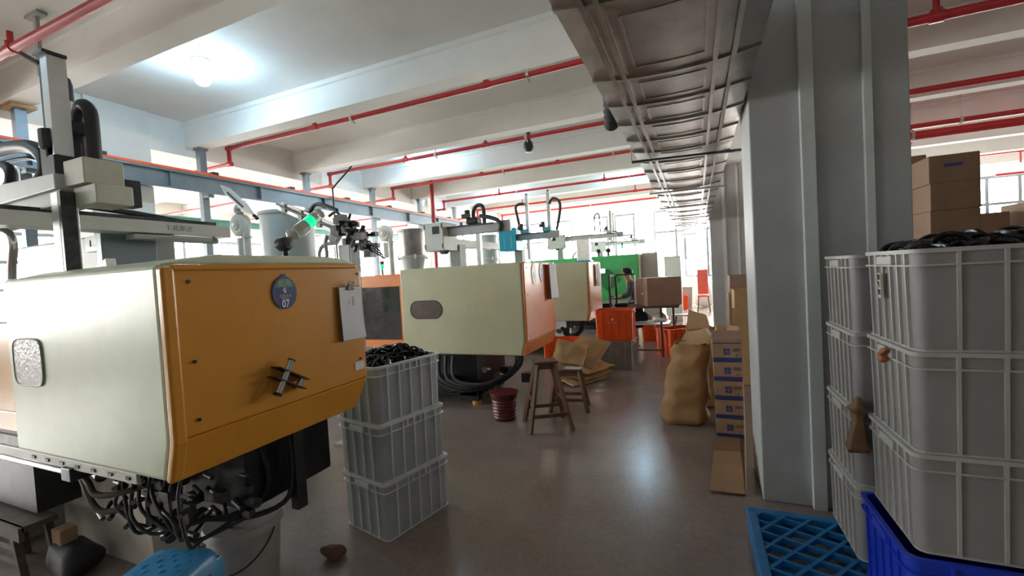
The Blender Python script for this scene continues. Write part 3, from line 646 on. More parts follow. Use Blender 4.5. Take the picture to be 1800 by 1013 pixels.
# ------------------------------------------------------------------ signal lamp wrapped in film on the near machine
t = thing('signal_lamp', 'green signal lamp wrapped in clear film, leaning on the near machine', 'lamp', (-2.2, 1.84, 1.75))
MB().lathe([(.0, 0), (.03, 0), (.03, .012), (.016, .018), (.016, .06)], n=16).build('socket_base', BLACK, t, smooth=30)
MB().lathe([(0, -.05), (.03, -.045), (.042, -.02), (.042, .02), (.03, .045), (0, .05)], (-0.0, -.01, .1), 18, 'x').build('swivel_joint', BLACK, t, smooth=40)
d = Vector((.02, .27, .20)).normalized(); p = Vector((0, .01, .12))
def along(prof, m_, nm, n=18, sm=50):
    a, b = frame_of(d); m = MB(); vs = []
    for s_, r in prof:
        for i in range(n): q = 2 * math.pi * i / n; vs.append(p + d * s_ + (a * math.cos(q) + b * math.sin(q)) * r)
    k = len(prof); m.add(vs, [(i * n + j, i * n + (j + 1) % n, (i + 1) * n + (j + 1) % n, (i + 1) * n + j) for i in range(k - 1) for j in range(n)] + [tuple(range(n))[::-1], tuple(range((k - 1) * n, k * n))])
    return m.build(nm, m_, t, smooth=sm)
along([(0, .012), (.07, .012)], GREYP, 'stem'); along([(.07, .03), (.17, .034)], WHITE, 'lamp_body'); along([(.17, .037), (.225, .037)], GLOWG, 'green_lens'); along([(.225, .034), (.26, .03), (.27, .01)], WHITE, 'lamp_cap')
along([(.03, .02), (.05, .045), (.06, .02), (.085, .036), (.11, .042), (.168, .04)], FILM, 'plastic_film', 14, 20); along([(.228, .04), (.27, .036), (.29, .02), (.31, .034), (.315, .005)], FILM, 'plastic_film', 14, 20)
# ================================================================== TAKE-OUT ROBOTS
def chain(m_pts, r, parent, O, m_=BLACK, nm='cable_chain'):
    return MB(O).tube(m_pts, r, 8, 5).build(nm, m_, parent, smooth=60)
# --- robot over the near machine
t = thing('takeout_robot', 'grey gantry robot with tall mast over the near machine', 'robot', (-3.3, 1.35, 1.71)); O = t.location
MB(O).box(-4.6, -3.42, 1.55, 1.95, 1.3, 2.0).build('riser_housing', GREYP, t, bevel=.012)
pl = MB(O).box(-3.63, -3.425, 1.536, 1.552, 1.895, 1.995).build('name_plate', LGREY, t, bevel=.003)
m = MB(O); m.box(-3.61, -3.565, 1.532, 1.538, 1.93, 1.97); m.box(-3.53, -3.47, 1.532, 1.538, 1.93, 1.936); parts(m, 'plate_print', DARK2, pl)
MB(O).box(-3.42, -3.36, 1.5, 1.8, 1.72, 2.0).build('riser_plate', STEEL, t, bevel=.004)
yb = MB(O).box(-3.36, -3.2, .7, 2.21, 1.995, 2.075).build('traverse_beam', LGREY, t, bevel=.004); yb['label'] = 'light grey traverse beam with dark lettering'
text('T-拓斯达', .042, mat('grey_lettering', (.16, .16, .16), .6), t, (-3.2 - O[0], 1.86 - O[1], 2.033 - O[2]), name='beam_lettering')
MB(O).box(-3.34, -3.22, .75, 2.12, 2.075, 2.1).build('guide_rail', DARK2, t); MB(O).box(-3.3, -3.2, 1.6, 2.1, 1.955, 1.985).build('under_rail', GREYP, t)
MB(O).tube([(-3.2, 2.08, 1.99), (-3.2, 2.1, 1.965), (-3.2, 2.06, 1.95), (-3.2, 1.7, 1.955)], .012, 6).build('air_line', GREYP, t, smooth=60)
MB(O).tube([(-3.24, 1.3, 2.14), (-3.24, 1.6, 2.12), (-3.24, 1.95, 2.085), (-3.24, 2.05, 2.08)], .018, 8).build('cable_chain', BLACK, t, smooth=60)
xa = MB(O).prism([(-4.6, 2.14), (-4.6, 2.3), (-3.0, 2.25), (-3.0, 2.17)], 'y', 1.17, 1.27).build('crosswise_arm', LGREY, t, bevel=.006)
MB(O).prism([(-4.6, 2.02), (-4.6, 2.14), (-3.0, 2.17), (-3.0, 2.1)], 'y', 1.19, 1.33).build('arm_underside', GREYP, t)
MB(O).box(-2.98, -2.79, 1.2, 1.37, 2.18, 2.31).build('end_box', mat('khaki_box', (.50, .49, .40), .45), t, bevel=.006)
MB(O).box(-2.95, -2.74, 1.22, 1.38, 2.075, 2.175).build('end_box', mat('khaki_box', (.50, .49, .40), .45), t, bevel=.006)
m = MB(O); m.box(-3.0, -2.9, 1.4, 1.5, 2.1, 2.25); m.box(-2.98, -2.9, 1.38, 1.42, 2.19, 2.25); m.cyl((-2.92, 1.385, 2.22), (-2.92, 1.48, 2.22), .02, n=8); parts(m, 'servo_motor', DARK, t, bevel=.004)
MB(O).box(-2.97, -2.9, 1.385, 1.41, 2.25, 2.262).build('sensor_tab', WHITE, t)
MB(O).box(-3.12, -3.05, 1.2, 1.28, 2.36, 2.88).build('mast', ALU, t, bevel=.003); MB(O).box(-3.135, -3.12, 1.2, 1.26, 2.36, 2.84).build('mast_rail', DARK2, t)
MB(O).box(-3.14, -3.04, 1.18, 1.28, 2.88, 2.895).build('mast_cap', BLACK, t)
MB(O).box(-3.03, -2.96, 1.16, 1.24, 1.72, 2.15).build('mast_lower', ALU, t, bevel=.003); MB(O).box(-2.955, -2.935, 1.16, 1.22, 1.72, 2.15).build('mast_rail', DARK2, t)
MB(O).cyl((-3.06, 1.2, 1.72), (-3.06, 1.2, 1.98), .01, n=8).build('guide_rod', CHROME, t, smooth=40)
m = MB(O); m.lathe([(0, 0), (.045, 0), (.045, .1), (.038, .13), (.02, .145), (0, .147)], (-3.21, 1.32, 2.7), 16); m.build('servo_motor', BLACK, t, smooth=40)
MB(O).cyl((-3.21, 1.32, 2.62), (-3.21, 1.32, 2.7), .05, n=16).build('motor_flange', ALU, t, smooth=40)
MB(O).box(-3.25, -3.17, 1.28, 1.36, 2.3, 2.62).build('column', DARK2, t, bevel=.004)
MB(O).box(-3.17, -3.06, 1.28, 1.36, 2.5, 2.56).build('column_clamp', BLACK, t)
chain([(-3.13, 1.34, 2.3), (-3.13, 1.34, 2.55), (-3.11, 1.34, 2.63), (-3.06, 1.34, 2.66), (-3.01, 1.34, 2.63), (-2.99, 1.34, 2.55), (-2.99, 1.34, 2.3)], .033, t, O)
m = MB(O); m.box(-3.2, -3.06, 1.2, 1.32, 2.25, 2.45); m.cyl((-3.12, 1.22, 2.4), (-3.12, 1.22, 2.5), .05, n=14); parts(m, 'carriage', BLACK, t, bevel=.006)
chain([(-4.2, 1.3, 2.55), (-3.8, 1.3, 2.54), (-3.55, 1.3, 2.5), (-3.42, 1.3, 2.42), (-3.42, 1.3, 2.33), (-3.5, 1.28, 2.26), (-3.62, 1.26, 2.24)], .04, t, O)
chain([(-4.2, 1.26, 2.44), (-3.85, 1.26, 2.43), (-3.72, 1.26, 2.38), (-3.74, 1.26, 2.3), (-3.9, 1.26, 2.26)], .03, t, O)
MB(O).tube([(-4.2, 1.34, 2.5), (-3.7, 1.34, 2.47), (-3.45, 1.34, 2.36), (-3.3, 1.3, 2.3)], .012, 6).build('air_line', BLACK, t, smooth=60)
MB(O).tube([(-3.98, 1.28, 2.05), (-3.86, 1.28, 2.02), (-3.83, 1.28, 1.95), (-3.88, 1.28, 1.8), (-3.9, 1.28, 1.62)], .022, 8).build('tubular_guard', CHROME, t, smooth=60)
MB(O).prism([(-3.42, 1.72), (-3.2, 1.72), (-3.22, 1.83), (-3.3, 1.8)], 'y', 1.45, 1.5).build('base_wedge', WHITE, t)
# --- angled sprue picker between the first two machines
t = thing('sprue_picker', 'tilted robot arm with a dark cluttered gripper behind the near machine', 'robot', (-3.03, 3.35, 0)); O = t.location
MB(O).box(-3.23, -3.09, 3.3, 3.44, 0, 1.98).build('stand', LGREY, t, bevel=.006); MB(O).box(-3.36, -2.96, 3.2, 3.55, 0, .03).build('base_plate', GREYP, t)
MB(O).box(-3.085, -3.07, 3.3, 3.42, 1.7, 2.0).build('stand_cover', GREYP, t)
for k in (0, .055):
    MB(O).bar((-4.0 + k, 3.3, 2.43 + k * .7), (-3.2 + k, 3.3, 2.09 + k * .7), .03, .035).build('guide_rail', ALU, t)
MB(O).bar((-4.0, 3.28, 2.47), (-3.25, 3.28, 2.15), .03, .015).build('rail_strip', DARK2, t)
for q in (.12, .4, .7): MB(O).box(-4.0 + .8 * q - .025, -4.0 + .8 * q + .025, 3.27, 3.34, 2.41 - .34 * q, 2.5 - .34 * q).build('rail_clamp', GREYP, t)
MB(O).bar((-3.3, 3.3, 2.02), (-3.1, 3.3, 2.24), .06, .1).build('mounting_plate', LGREY, t)
g = MB(O); rb = random.Random(5)
for k in range(60):
    a = -3.16 + rb.random() * .36; b = 3.18 + rb.random() * .18; c = 2.13 - (a + 3.12) * .6 + (rb.random() - .5) * .24; s_ = .012 + rb.random() * .03
    if k % 3: g.box(a - s_, a + s_, b - s_, b + s_, c - s_ * .8, c + s_ * .8)
    else: g.cyl((a, b, c), (a + .05, b - .03, c + .04), s_ * .5, n=8)
parts(g, 'gripper_piece', DARK2, t)
for k in range(4):
    z0 = 2.06 - k * .035; MB(O).cyl((-2.92, 3.22 + .03 * k, z0), (-2.68, 3.22 + .03 * k, z0 - .14), .007, n=6).build('gripper_finger', DARK2, t, smooth=40)
    for q in (.4, .65, .9): MB(O).bar((-2.92 + .24 * q, 3.22 + .03 * k, z0 - .14 * q - .018), (-2.92 + .24 * q, 3.22 + .03 * k, z0 - .14 * q + .018), .008).build('finger_pad', BLACK, t)
MB(O).tube([(-3.2, 3.26, 2.0), (-3.35, 3.24, 1.99), (-3.42, 3.24, 1.9), (-3.38, 3.24, 1.8), (-3.32, 3.24, 1.88), (-3.33, 3.24, 2.0), (-3.3, 3.24, 2.08)], .018, 8).build('air_hose', GREYP, t, smooth=60)
MB(O).tube([(-3.62, 3.34, 2.33), (-3.55, 3.34, 2.41), (-3.45, 3.34, 2.41), (-3.25, 3.34, 2.33)], .02, 8).build('cable_chain', BLACK, t, smooth=60)
MB(O).tube([(-3.12, 3.3, 2.2), (-3.2, 3.28, 2.3), (-3.3, 3.28, 2.27)], .014, 8).build('cable_chain', BLACK, t, smooth=60)
# --- robots on the farther machines
def arm_robot(label, x, y, zm, boxm, beamm, bw, masts, end, loops, carm, zb, vents=False, bh=.37):
    t = thing('arm_robot', label, 'robot', (x, y, zm)); O = t.location
    MB(O).box(x - .02, x + .14, y + .38, y + .56, zm, zb - .1).build('riser', GREYP, t, bevel=.004)
    MB(O).box(x + .0, x + .112, y + .12, y + 1.75, zb - .13, zb - .02).build('traverse_beam', LGREY, t, bevel=.004)
    MB(O).box(x + .112, x + .125, y + .4, y + 1.4, zb - .145, zb - .13).build('rack', DARK2, t)
    b = MB(O).box(x - .17, x - .17 + bw, y, y + .36, zb - .19, zb - .19 + bh).build('control_box', boxm, t, bevel=.01)
    if vents:
        for c in (.11, .25):
            for k in range(7): MB(O).box(x - .17 + c - .005, x - .17 + c + .005, y - .004, y + .002, zb - .14 + k * .036, zb - .123 + k * .036).build('vent_slot', LETTER, b)
    else:
        MB(O).box(x - .04, x + .065, y - .004, y + .004, zb + .03, zb + .13).build('display', INKK, b)
        for zz in (.13, -.13): MB(O).box(x - .168, x - .155, y - .008, y, zb + zz - .03, zb + zz + .03).build('hinge', DARK2, b); MB(O).box(x + bw - .19, x + bw - .178, y - .008, y, zb + zz - .03, zb + zz + .03).build('hinge', DARK2, b)
        MB(O).lathe([(0, 0), (.014, 0), (.014, .018), (0, .022)], (x - .02, y + .1, zb - .19 + bh), 10).build('status_led', LED, b)
        MB(O).prism([(x + .03, zb - .19), (x + .14, zb - .19), (x + .1, zb - .235), (x + .06, zb - .235)], 'y', y + .02, y + .12).build('cable_gland', BLACK, b)
    xb = x - .17 + bw
    MB(O).box(xb - .02, end, y + .12, y + .22, zb, zb + .115).build('crosswise_arm', beamm, t, bevel=.004)
    MB(O).box(xb, end - .2, y + .1, y + .12, zb + .1, zb + .12).build('arm_rail', DARK2, t)
    MB(O).box(end - .13, end + .03, y + .10, y + .11, zb + .0, zb + .13).build('end_plate', GREYP, t)
    for xm, zt, z0 in masts:
        MB(O).box(xm - .03, xm + .03, y + .14, y + .2, z0, zt).build('mast', ALU, t, bevel=.003); MB(O).box(xm - .015, xm + .02, y + .15, y + .19, zt, zt + .03).build('mast_cap', DARK2, t)
        c = MB(O); c.box(xm - .12, xm + .04, y + .06, y + .22, zb + .12, zb + .2); c.build('carriage', carm, t, bevel=.02); c = MB(O); c.cyl((xm - .1, y + .08, zb + .2), (xm - .1, y + .08, zb + .3), .035, n=12); c.box(xm - .16, xm - .06, y + .03, y + .09, zb + .2, zb + .25); parts(c, 'servo_motor', BLACK, t, smooth=40)
    for lp in loops: chain(lp, .018 if zb > 2.3 else .026, t, O, mat('dark_hose', (.05, .05, .05), .5), 'cable_hose')
    return t
z = 2.14; y = 5.04
arm_robot('robot with beige control box and small dark display above the second machine', -3.13, 4.9, 1.735, LGREY, mat('dull_aluminium', (.36, .36, .35), .45, .5), .29, [(-2.58, 2.28, 1.74)], -2.13,
          [[(-2.62, y, 2.3), (-2.62, y, 2.42), (-2.59, y, 2.49), (-2.54, y, 2.51), (-2.49, y, 2.49), (-2.47, y, 2.42), (-2.47, y, 2.26)], [(-2.5, y - .06, 2.36), (-2.4, y - .06, 2.34), (-2.27, y - .06, 2.29), (-2.22, y - .06, 2.22), (-2.24, y - .06, 2.15)]], BLACK, 2.15)
y = 7.7
arm_robot('robot with cyan vented control box and two tall masts above the third machine', -3.27, 7.6, 1.75, CYAN, mat('teal_grey_beam', (.30, .38, .38), .4), .35, [(-2.9, 3.07, 1.85), (-2.47, 3.09, 2.2)], -2.3,
          [[(-3.03, y, 2.42), (-3.07, y, 2.65), (-3.1, y, 2.85), (-3.03, y, 2.91), (-2.93, y, 2.9)], [(-2.44, y, 2.85), (-2.36, y, 2.94), (-2.25, y, 2.88), (-2.23, y, 2.75), (-2.28, y, 2.5), (-2.32, y, 2.36)]], mat('cyan_carriage', (.08, .4, .55), .4), 2.23, True, .43)
y = 11.9
arm_robot('pale robot with thin mast over the green machine', -3.6, 11.6, 1.93, LGREY, LGREY, .5, [(-2.05, 3.1, 2.35)], -1.75,
          [[(-2.5, y, 2.6), (-2.5, y, 3.0), (-2.44, y, 3.1), (-2.37, y, 3.05), (-2.35, y, 2.6)], [(-2.3, y, 2.62), (-2.0, y, 2.6), (-1.8, y, 2.5)]], LGREY, 2.42)
arm_robot('far white robot with twin masts in front of the end curtain', -3.2, 15.3, 1.75, LGREY, LGREY, .5, [(-2.6, 3.5, 2.3), (-1.9, 3.4, 2.3)], -1.6,
          [[(-2.3, 15.5, 2.6), (-2.0, 15.5, 2.55), (-1.75, 15.5, 2.5), (-1.6, 15.5, 2.4)]], LGREY, 2.4)
# clutter standing on the machine tops
def post_lamp(x, y, z, h, label, m_):
    t = thing('signal_lamp', label, 'lamp', (x, y, z)); MB().cyl((0, 0, 0), (0, 0, h * .55), .012, n=8).build('stem', DARK2, t, smooth=40)
    MB().cyl((0, 0, h * .55), (0, 0, h * .8), .03, n=12).build('lens', m_, t, smooth=40); MB().cyl((0, 0, h * .8), (0, 0, h), .032, n=12).build('lens', mat('red_lens', (.5, .03, .03), .3), t, smooth=40)
post_lamp(-4.35, 5.3, 1.655, .25, 'small red and green signal lamp above the orange mould door', LED)
post_lamp(-1.75, 11.6, 1.93, .32, 'green-lit signal lamp on the green machine', LED)
for i, (x, lab_) in enumerate(((-2.35, 'left of two small black motors on top of the green machine'), (-2.1, 'right of two small black motors on top of the green machine'))):
    t = thing('small_motor', lab_, 'motor', (x, 11.5, 1.93)); MB().cyl((0, 0, 0), (0, 0, .1), .03, n=10).build('stem', DARK2, t, smooth=40); MB().lathe([(0, .08), (.06, .1), (.065, .15), (.04, .19), (0, .2)], n=14).build('housing', BLACK, t, smooth=40)
tag(MB().tube([(-3.05, 11.5, 1.93), (-3.0, 11.5, 2.05), (-2.85, 11.5, 2.12), (-2.65, 11.5, 2.14)], .014, 6).build('goose_neck_pipe', DARK2, smooth=60), 'thin curved pipe rising from the green machine top', 'pipe')
t = thing('wrapped_module', 'plastic-wrapped module hanging at the front of the third machine top', 'module', (-1.95, 8.2, 1.75))
MB().box(-.12, .12, -.1, .1, 0, .45).build('body', FILM, t, bevel=.02); MB().box(-.14, .14, -.12, .12, 0, .03).build('tray', CYAN, t)
t = thing('floodlight', 'white floodlight shining beside the green machine', 'lamp', (-2.2, 11.2, 1.55))
MB().box(-.07, .07, -.05, .0, -.06, .06).build('housing', WHITE, t, bevel=.01); MB().box(-.055, .055, -.055, -.05, -.045, .045).build('lens', mat('flood_lens', (.9, .95, 1), .3, emit=(.8, .9, 1), es=12), t); MB().box(-.015, .015, .0, .1, -.02, .02).build('bracket', DARK2, t)
# white paper sign on the far cabinet etc.
t = thing('tall_cabinet', 'tall pale cabinet standing right of the green machine', 'cabinet', (-.62, 13.2, 0))
MB().box(-.22, .22, 0, .5, 0, 1.85).build('body', LGREY, t, bevel=.01); MB().box(-.2, .2, -.012, 0, .1, 1.8).build('door', WHITE, t); MB().box(.13, .15, -.03, -.012, .95, 1.25).build('handle', DARK2, t)
# ================================================================== CRATES
def crate_proto(name, hx, hy, h, body, rib, nx=5, ny=5, taper=.012):
    t = thing(name, 'x', 'crate'); r = .035; e = .006
    b = MB().rloft([(hx - taper, hy - taper, r, 0), (hx - e, hy - e, r, h - .004), (hx - e - .005, hy - e - .005, r, h - .004), (hx - taper - .005, hy - taper - .005, r, .006)], 4)
    b.build('body', body, t, smooth=30)
    R_ = MB()
    def band(z0, z1, o=0):
        R_.rloft([(hx - e + o, hy - e + o, r, z0), (hx + .004 + o, hy + .004 + o, r, z0 + .001), (hx + .004 + o, hy + .004 + o, r, z1), (hx - e + o - .006, hy - e + o - .006, r, z1), (hx - e + o - .006, hy - e + o - .006, r, z0)], 4, close=False)
    band(h - .016, h); band(h - .062, h - .055); parts(R_, 'rim', rib, t, smooth=30)
    q = MB(); tp = taper
    for s_ in (-1, 1):
        for i in range(nx):
            x = -hx + 2 * hx * (i + 1) / (nx + 1)
            q.add([(x - .005, s_ * (hy - tp - .002), 0), (x + .005, s_ * (hy - tp - .002), 0), (x + .005, s_ * (hy - tp + .008), .004), (x - .005, s_ * (hy - tp + .008), .004), (x - .005, s_ * (hy - e - .002), h - .01), (x + .005, s_ * (hy - e - .002), h - .01), (x + .005, s_ * (hy + .004), h - .01), (x - .005, s_ * (hy + .004), h - .01)],
                  [(0, 3, 2, 1), (4, 5, 6, 7), (0, 1, 5, 4), (1, 2, 6, 5), (2, 3, 7, 6), (3, 0, 4, 7)])
        for i in range(ny):
            y = -hy + 2 * hy * (i + 1) / (ny + 1)
            q.add([(s_ * (hx - tp - .002), y - .005, 0), (s_ * (hx - tp - .002), y + .005, 0), (s_ * (hx - tp + .008), y + .005, .004), (s_ * (hx - tp + .008), y - .005, .004), (s_ * (hx - e - .002), y - .005, h - .01), (s_ * (hx - e - .002), y + .005, h - .01), (s_ * (hx + .004), y + .005, h - .01), (s_ * (hx + .004), y - .005, h - .01)],
                  [(0, 3, 2, 1), (4, 5, 6, 7), (0, 1, 5, 4), (1, 2, 6, 5), (2, 3, 7, 6), (3, 0, 4, 7)])
        for i in (-1, 1): q.box(i * hx * .2 - .006, i * hx * .2 + .006, s_ * hy - .003 if s_ > 0 else -hy - .003, s_ * hy + .003 if s_ > 0 else -hy + .003, h - .06, h - .012)
    parts(q, 'rib', rib, t)
    g = MB()
    for s_ in (-1, 1): g.box(s_ * hx - .01, s_ * hx + .01, -.07, .07, h - .055, h - .02)
    parts(g, 'grip', rib, t, bevel=.004)
    f = MB().rloft([(hx - taper + .006, hy - taper + .006, r, 0), (hx - taper + .006, hy - taper + .006, r, .008)], 4); f.build('foot_rim', rib, t)
    return t
def place(first, flag, loc, rz, label, group):
    if not flag: flag.append(1); o = first; o.location = loc; o.rotation_euler = (0, 0, rz)
    else: o = dup(first, loc, rz)
    o['label'] = label; o['group'] = group; return o
CH = .36
cp = crate_proto('plastic_crate', .275, .225, CH, PLAST, PLASTR, 5, 4); cf = []
# left stack: near corner (-1.78, 2.09)
a1 = math.atan2(.52, .12); sx, sy = -1.945, 2.385
for k, lab_ in enumerate(('bottom grey crate of the stack beside the near machine', 'middle grey crate of the stack beside the near machine', 'top grey crate holding black parts beside the near machine')):
    place(cp, cf, (sx - .006 * k, sy - .006 * k, .002 + (CH + .001) * k), a1 + R((0, -.8, .6)[k]), lab_, 'grey crates stacked beside the near machine')
place(cp, cf, (-3.47, 2.62, .002), R(74), 'single grey crate on the floor under the amber panel', 'grey crates stacked beside the near machine')
def tangle(name, label, c, hx, hy, rz, n, hgt, seed, rr=.011, size=.07):
    r = random.Random(seed); m = MB(c); ca, sa = math.cos(rz), math.sin(rz)
    for k in range(n):
        u, v = r.uniform(-1, 1), r.uniform(-1, 1); e = (1 - max(abs(u), abs(v)) ** 3)
        lx, ly = u * (hx - .05), v * (hy - .05); px, py = lx * ca - ly * sa, lx * sa + ly * ca
        z = -.02 + e * hgt * r.random() ** .6; an = r.random() * 6.28; tl = r.uniform(-.6, .6); L_ = size * r.uniform(.7, 1.3); d = Vector((math.cos(an), math.sin(an), 0)); up = Vector((-d.y * tl, d.x * tl, 1)).normalized()
        p = Vector(c) + Vector((px, py, z)); b = L_ * r.uniform(.3, .8)
        lim = lambda q: q
        m.tube([p - d * L_ * .6 - up * b * .5, p - d * L_ * .45 + up * b * .25, p + up * b * .55, p + d * L_ * .45 + up * b * .25, p + d * L_ * .6 - up * b * .5], rr * r.uniform(.6, 1.2), 5, 3)
    m.rloft([(hx - .03, hy - .03, .02, -.12, 0, 0), (hx - .03, hy - .03, .02, -.03, 0, 0)], 2) if False else None
    o = m.build(name, BLKPART, smooth=50); o.location = c
    return tag(o, label, 'plastic parts', kind='stuff')
tangle('black_plastic_parts', 'heap of glossy black plastic parts in the top crate by the machine', (sx, sy, 3 * CH - .01), .265, .215, a1, 260, .085, 4)
def fill(c, hx, hy, rz, z0, z1, label):
    m = MB(); m.rloft([(hx, hy, .03, z0), (hx, hy, .03, z1 - .02), (hx * .8, hy * .8, .03, z1)], 4); o = m.build('black_plastic_parts', BLKPART, smooth=40); o.location = (*c, 0); o.rotation_euler.z = rz
    return tag(o, label, 'plastic parts', kind='stuff')
fill((sx - .012, sy - .012), .245, .195, a1, 2 * CH + .02, 3 * CH - .03, 'packed layer of black parts filling the top crate by the machine')
# right stacks
gp = crate_proto('grey_crate', .30, .235, CH, CRATEG, CRATEGR, 4, 6); gf = []
bx, by = .985, 2.175
for k, lab_ in enumerate(('lowest grey crate of the near right stack, resting on the blue crate', 'middle grey crate of the near right stack', 'top grey crate of the near right stack, filled with black parts')):
    place(gp, gf, (bx + .004 * k, by, .525 + (CH + .001) * k), R(-.6 + .5 * k), lab_, 'grey crates of the right stacks')
for k, lab_ in enumerate(('lowest grey crate of the rear right stack', 'second grey crate of the rear right stack', 'third grey crate of the rear right stack', 'top grey crate of the rear right stack, beside the big pillar')):
    place(gp, gf, (.945 + .004 * k, 2.69, .155 + (CH + .001) * k), R(.4 - .3 * k), lab_, 'grey crates of the right stacks')
bp_ = crate_proto('blue_crate', .315, .245, CH, BCRATE, BCRATE, 4, 5); tag(bp_, 'deep blue plastic crate under the near right stack', 'crate'); bp_.location = (.965, 2.17, .155)
tangle('black_plastic_parts', 'heap of black parts on top of the near right stack', (bx, by, .525 + 3 * CH + .0), .29, .22, 0, 240, .05, 9, .011, .075)
fill((bx, by), .26, .2, 0, .525 + 2 * CH + .02, .525 + 3 * CH - .02, 'packed layer of black parts filling the near right top crate')
# paper tags and brown tufts on the right crates
tg = tag(MB((.684, 2.2, 1.47)).box(.678, .683, 2.185, 2.215, 1.42, 1.52).build('paper_tag', mat('tag_paper', (.62, .54, .44), .7)), 'small paper strip with black brush characters on the near right crate', 'paper label'); tg.location = (.684, 2.2, 1.47)
for k, ch in enumerate('收生组'):
    o = text(ch, .026, INKK, tg, (-.0075, 0, .032 - .03 * k), name='ink_character'); o.rotation_euler = (R(90), 0, R(-90))
t = thing('paper_scrap', 'crumpled brown paper scrap stuck in a crate rim at right', 'paper scrap', (.672, 2.16, 1.215))
MB().rloft([(.008, .012, .005, -.05, 0, 0), (.014, .03, .008, -.035, 0, 0), (.008, .018, .006, -.02, 0, .01), (.014, .022, .008, -.008, 0, -.01), (.007, .03, .005, .004, 0, -.02), (.006, .015, .004, .016, 0, -.035)], 3, jit=.02).build('crumple', mat('rust_brown_paper', (.3, .10, .03), .6, bump=.4, bscale=40), t, sub=1)
t = thing('kraft_bag', 'twisted brown kraft bag poking out between the right crate stacks', 'bag', (.658, 2.445, .68))
MB().rloft([(.045, .05, .012, 0), (.035, .04, .012, .06), (.022, .025, .01, .14), (.018, .02, .008, .17), (.035, .035, .012, .19), (.03, .03, .01, .21), (.015, .02, .008, .22), (.01, .018, .006, .28)], 4, jit=.03).build('bag_body', mat('dark_kraft', (.17, .085, .035), .6, bump=.5, bscale=20), t, sub=1)
# pallet
t = thing('plastic_pallet', 'light blue plastic pallet with slanted lattice openings beneath the right crates', 'pallet', (.78, 2.33, 0)); hx, hy = .565, .52
m = MB(); W_ = .05
for s_ in (-1, 1): m.box(-hx, hx, s_ * hy - (W_ if s_ > 0 else 0), s_ * hy + (W_ if s_ < 0 else 0), .03, .15); m.box(s_ * hx - (W_ if s_ > 0 else 0), s_ * hx + (W_ if s_ < 0 else 0), -hy + W_, hy - W_, .03, .15)
m.build('border', PALLET, t, bevel=.006)
def clipseg(p, d, x0, x1, y0, y1):
    lo, hi = -9, 9
    for c, dd, a, b in ((p[0], d[0], x0, x1), (p[1], d[1], y0, y1)):
        if abs(dd) < 1e-9: continue
        q, s_ = (a - c) / dd, (b - c) / dd; lo = max(lo, min(q, s_)); hi = min(hi, max(q, s_))
    return lo, hi
for ang, sp in ((52, .098), (-20, .098)):
    d = (math.cos(R(ang)), math.sin(R(ang))); n_ = (-d[1], d[0])
    for k in range(-14, 15):
        p = (n_[0] * sp * k, n_[1] * sp * k); lo, hi = clipseg(p, d, -hx + .04, hx - .04, -hy + .04, hy - .04)
        if hi - lo > .04: MB().bar((p[0] + d[0] * lo, p[1] + d[1] * lo, .128), (p[0] + d[0] * hi, p[1] + d[1] * hi, .135), .017, .028).build('lattice_slat', PALLET, t)
for i in (-1, 0, 1):
    for j in (-1, 0, 1): MB().rloft([(.06, .06, .015, 0), (.075, .075, .015, .11)], 3).build('foot_block', PALLET, t)  if False else MB((-i * (hx - .09), -j * (hy - .09), 0)).box(-.07, .07, -.07, .07, 0, .107).build('foot_block', PALLET, t, bevel=.01)
# ------------------------------------------------------------------ cartons
def carton(name, label, x0, x1, y0, y1, z0, z1, m_, cat='carton', tape=None, group=None, open_=False, flaps=True, rz=0):
    cx, cy = (x0 + x1) / 2, (y0 + y1) / 2; t = thing(name, label, cat, (cx, cy, z0), rz, group); w2, d2, h = (x1 - x0) / 2, (y1 - y0) / 2, z1 - z0
    if open_:
        b = MB().rloft([(w2, d2, .004, 0), (w2, d2, .004, h), (w2 - .005, d2 - .005, .003, h), (w2 - .005, d2 - .005, .003, .006)], 1)
    else: b = MB().box(-w2, w2, -d2, d2, 0, h)
    b.build('box_body', m_, t, bevel=.004)
    if not open_ and flaps:
        MB().box(-w2 + .003, w2 - .003, -d2 + .003, -.002, h, h + .004).build('top_flap', m_, t); MB().box(-w2 + .003, w2 - .003, .002, d2 - .003, h, h + .004).build('top_flap', m_, t)
    if tape: MB().box(-w2 - .001, w2 + .001, -.025, .025, h + .003, h + .0055).build('packing_tape', tape, t); 
    return t
TAPE = mat('clear_brown_tape', (.5, .42, .34), .25)
G = 'tall brown cartons behind the right crates'
tall = [(1.72, 2.02, 'tall carton column behind the right crates, bottom one', 1.28, 1.7), (1.72, 2.02, 'tall carton column behind the right crates, second from bottom', 1.705, 1.905), (1.72, 2.02, 'tall carton column behind the right crates, third from bottom', 1.91, 2.12), (1.71, 2.015, 'tall carton column behind the right crates, topmost with blue print', 2.125, 2.335)]
for i, (xa, xb, lab_, za, zb_) in enumerate(tall):
    t = carton('carton', lab_, xa + .004 * i, xb + .004 * i, 4.5, 4.95, za, zb_, CARD2, group=G)
    if i == 3: MB().box(-.06, .05, -.2265, -.225, .12, .145).build('blue_print', INKB, t)
for k, (za, zb_, lab_) in enumerate(((0, .62, 'lowest large carton of the column behind the right crates'), (.625, 1.275, 'second large carton of the column behind the right crates'))): carton('carton', lab_, 1.6, 2.05, 4.5, 4.95, za, zb_, CARD2, group=G)
for k, (za, zb_) in enumerate(((0, .62), (.625, 1.27), (1.275, 1.72), (1.725, 1.97), (1.975, 2.22), (2.225, 2.44))):
    carton('carton', ['lowest', 'second lowest', 'third lowest', 'fourth lowest', 'fifth lowest', 'topmost'][k] + ' carton of the column next to the big pillar', 1.62, 1.9, 5.0, 5.4, za, zb_, CARD2, group='carton column next to the big pillar')
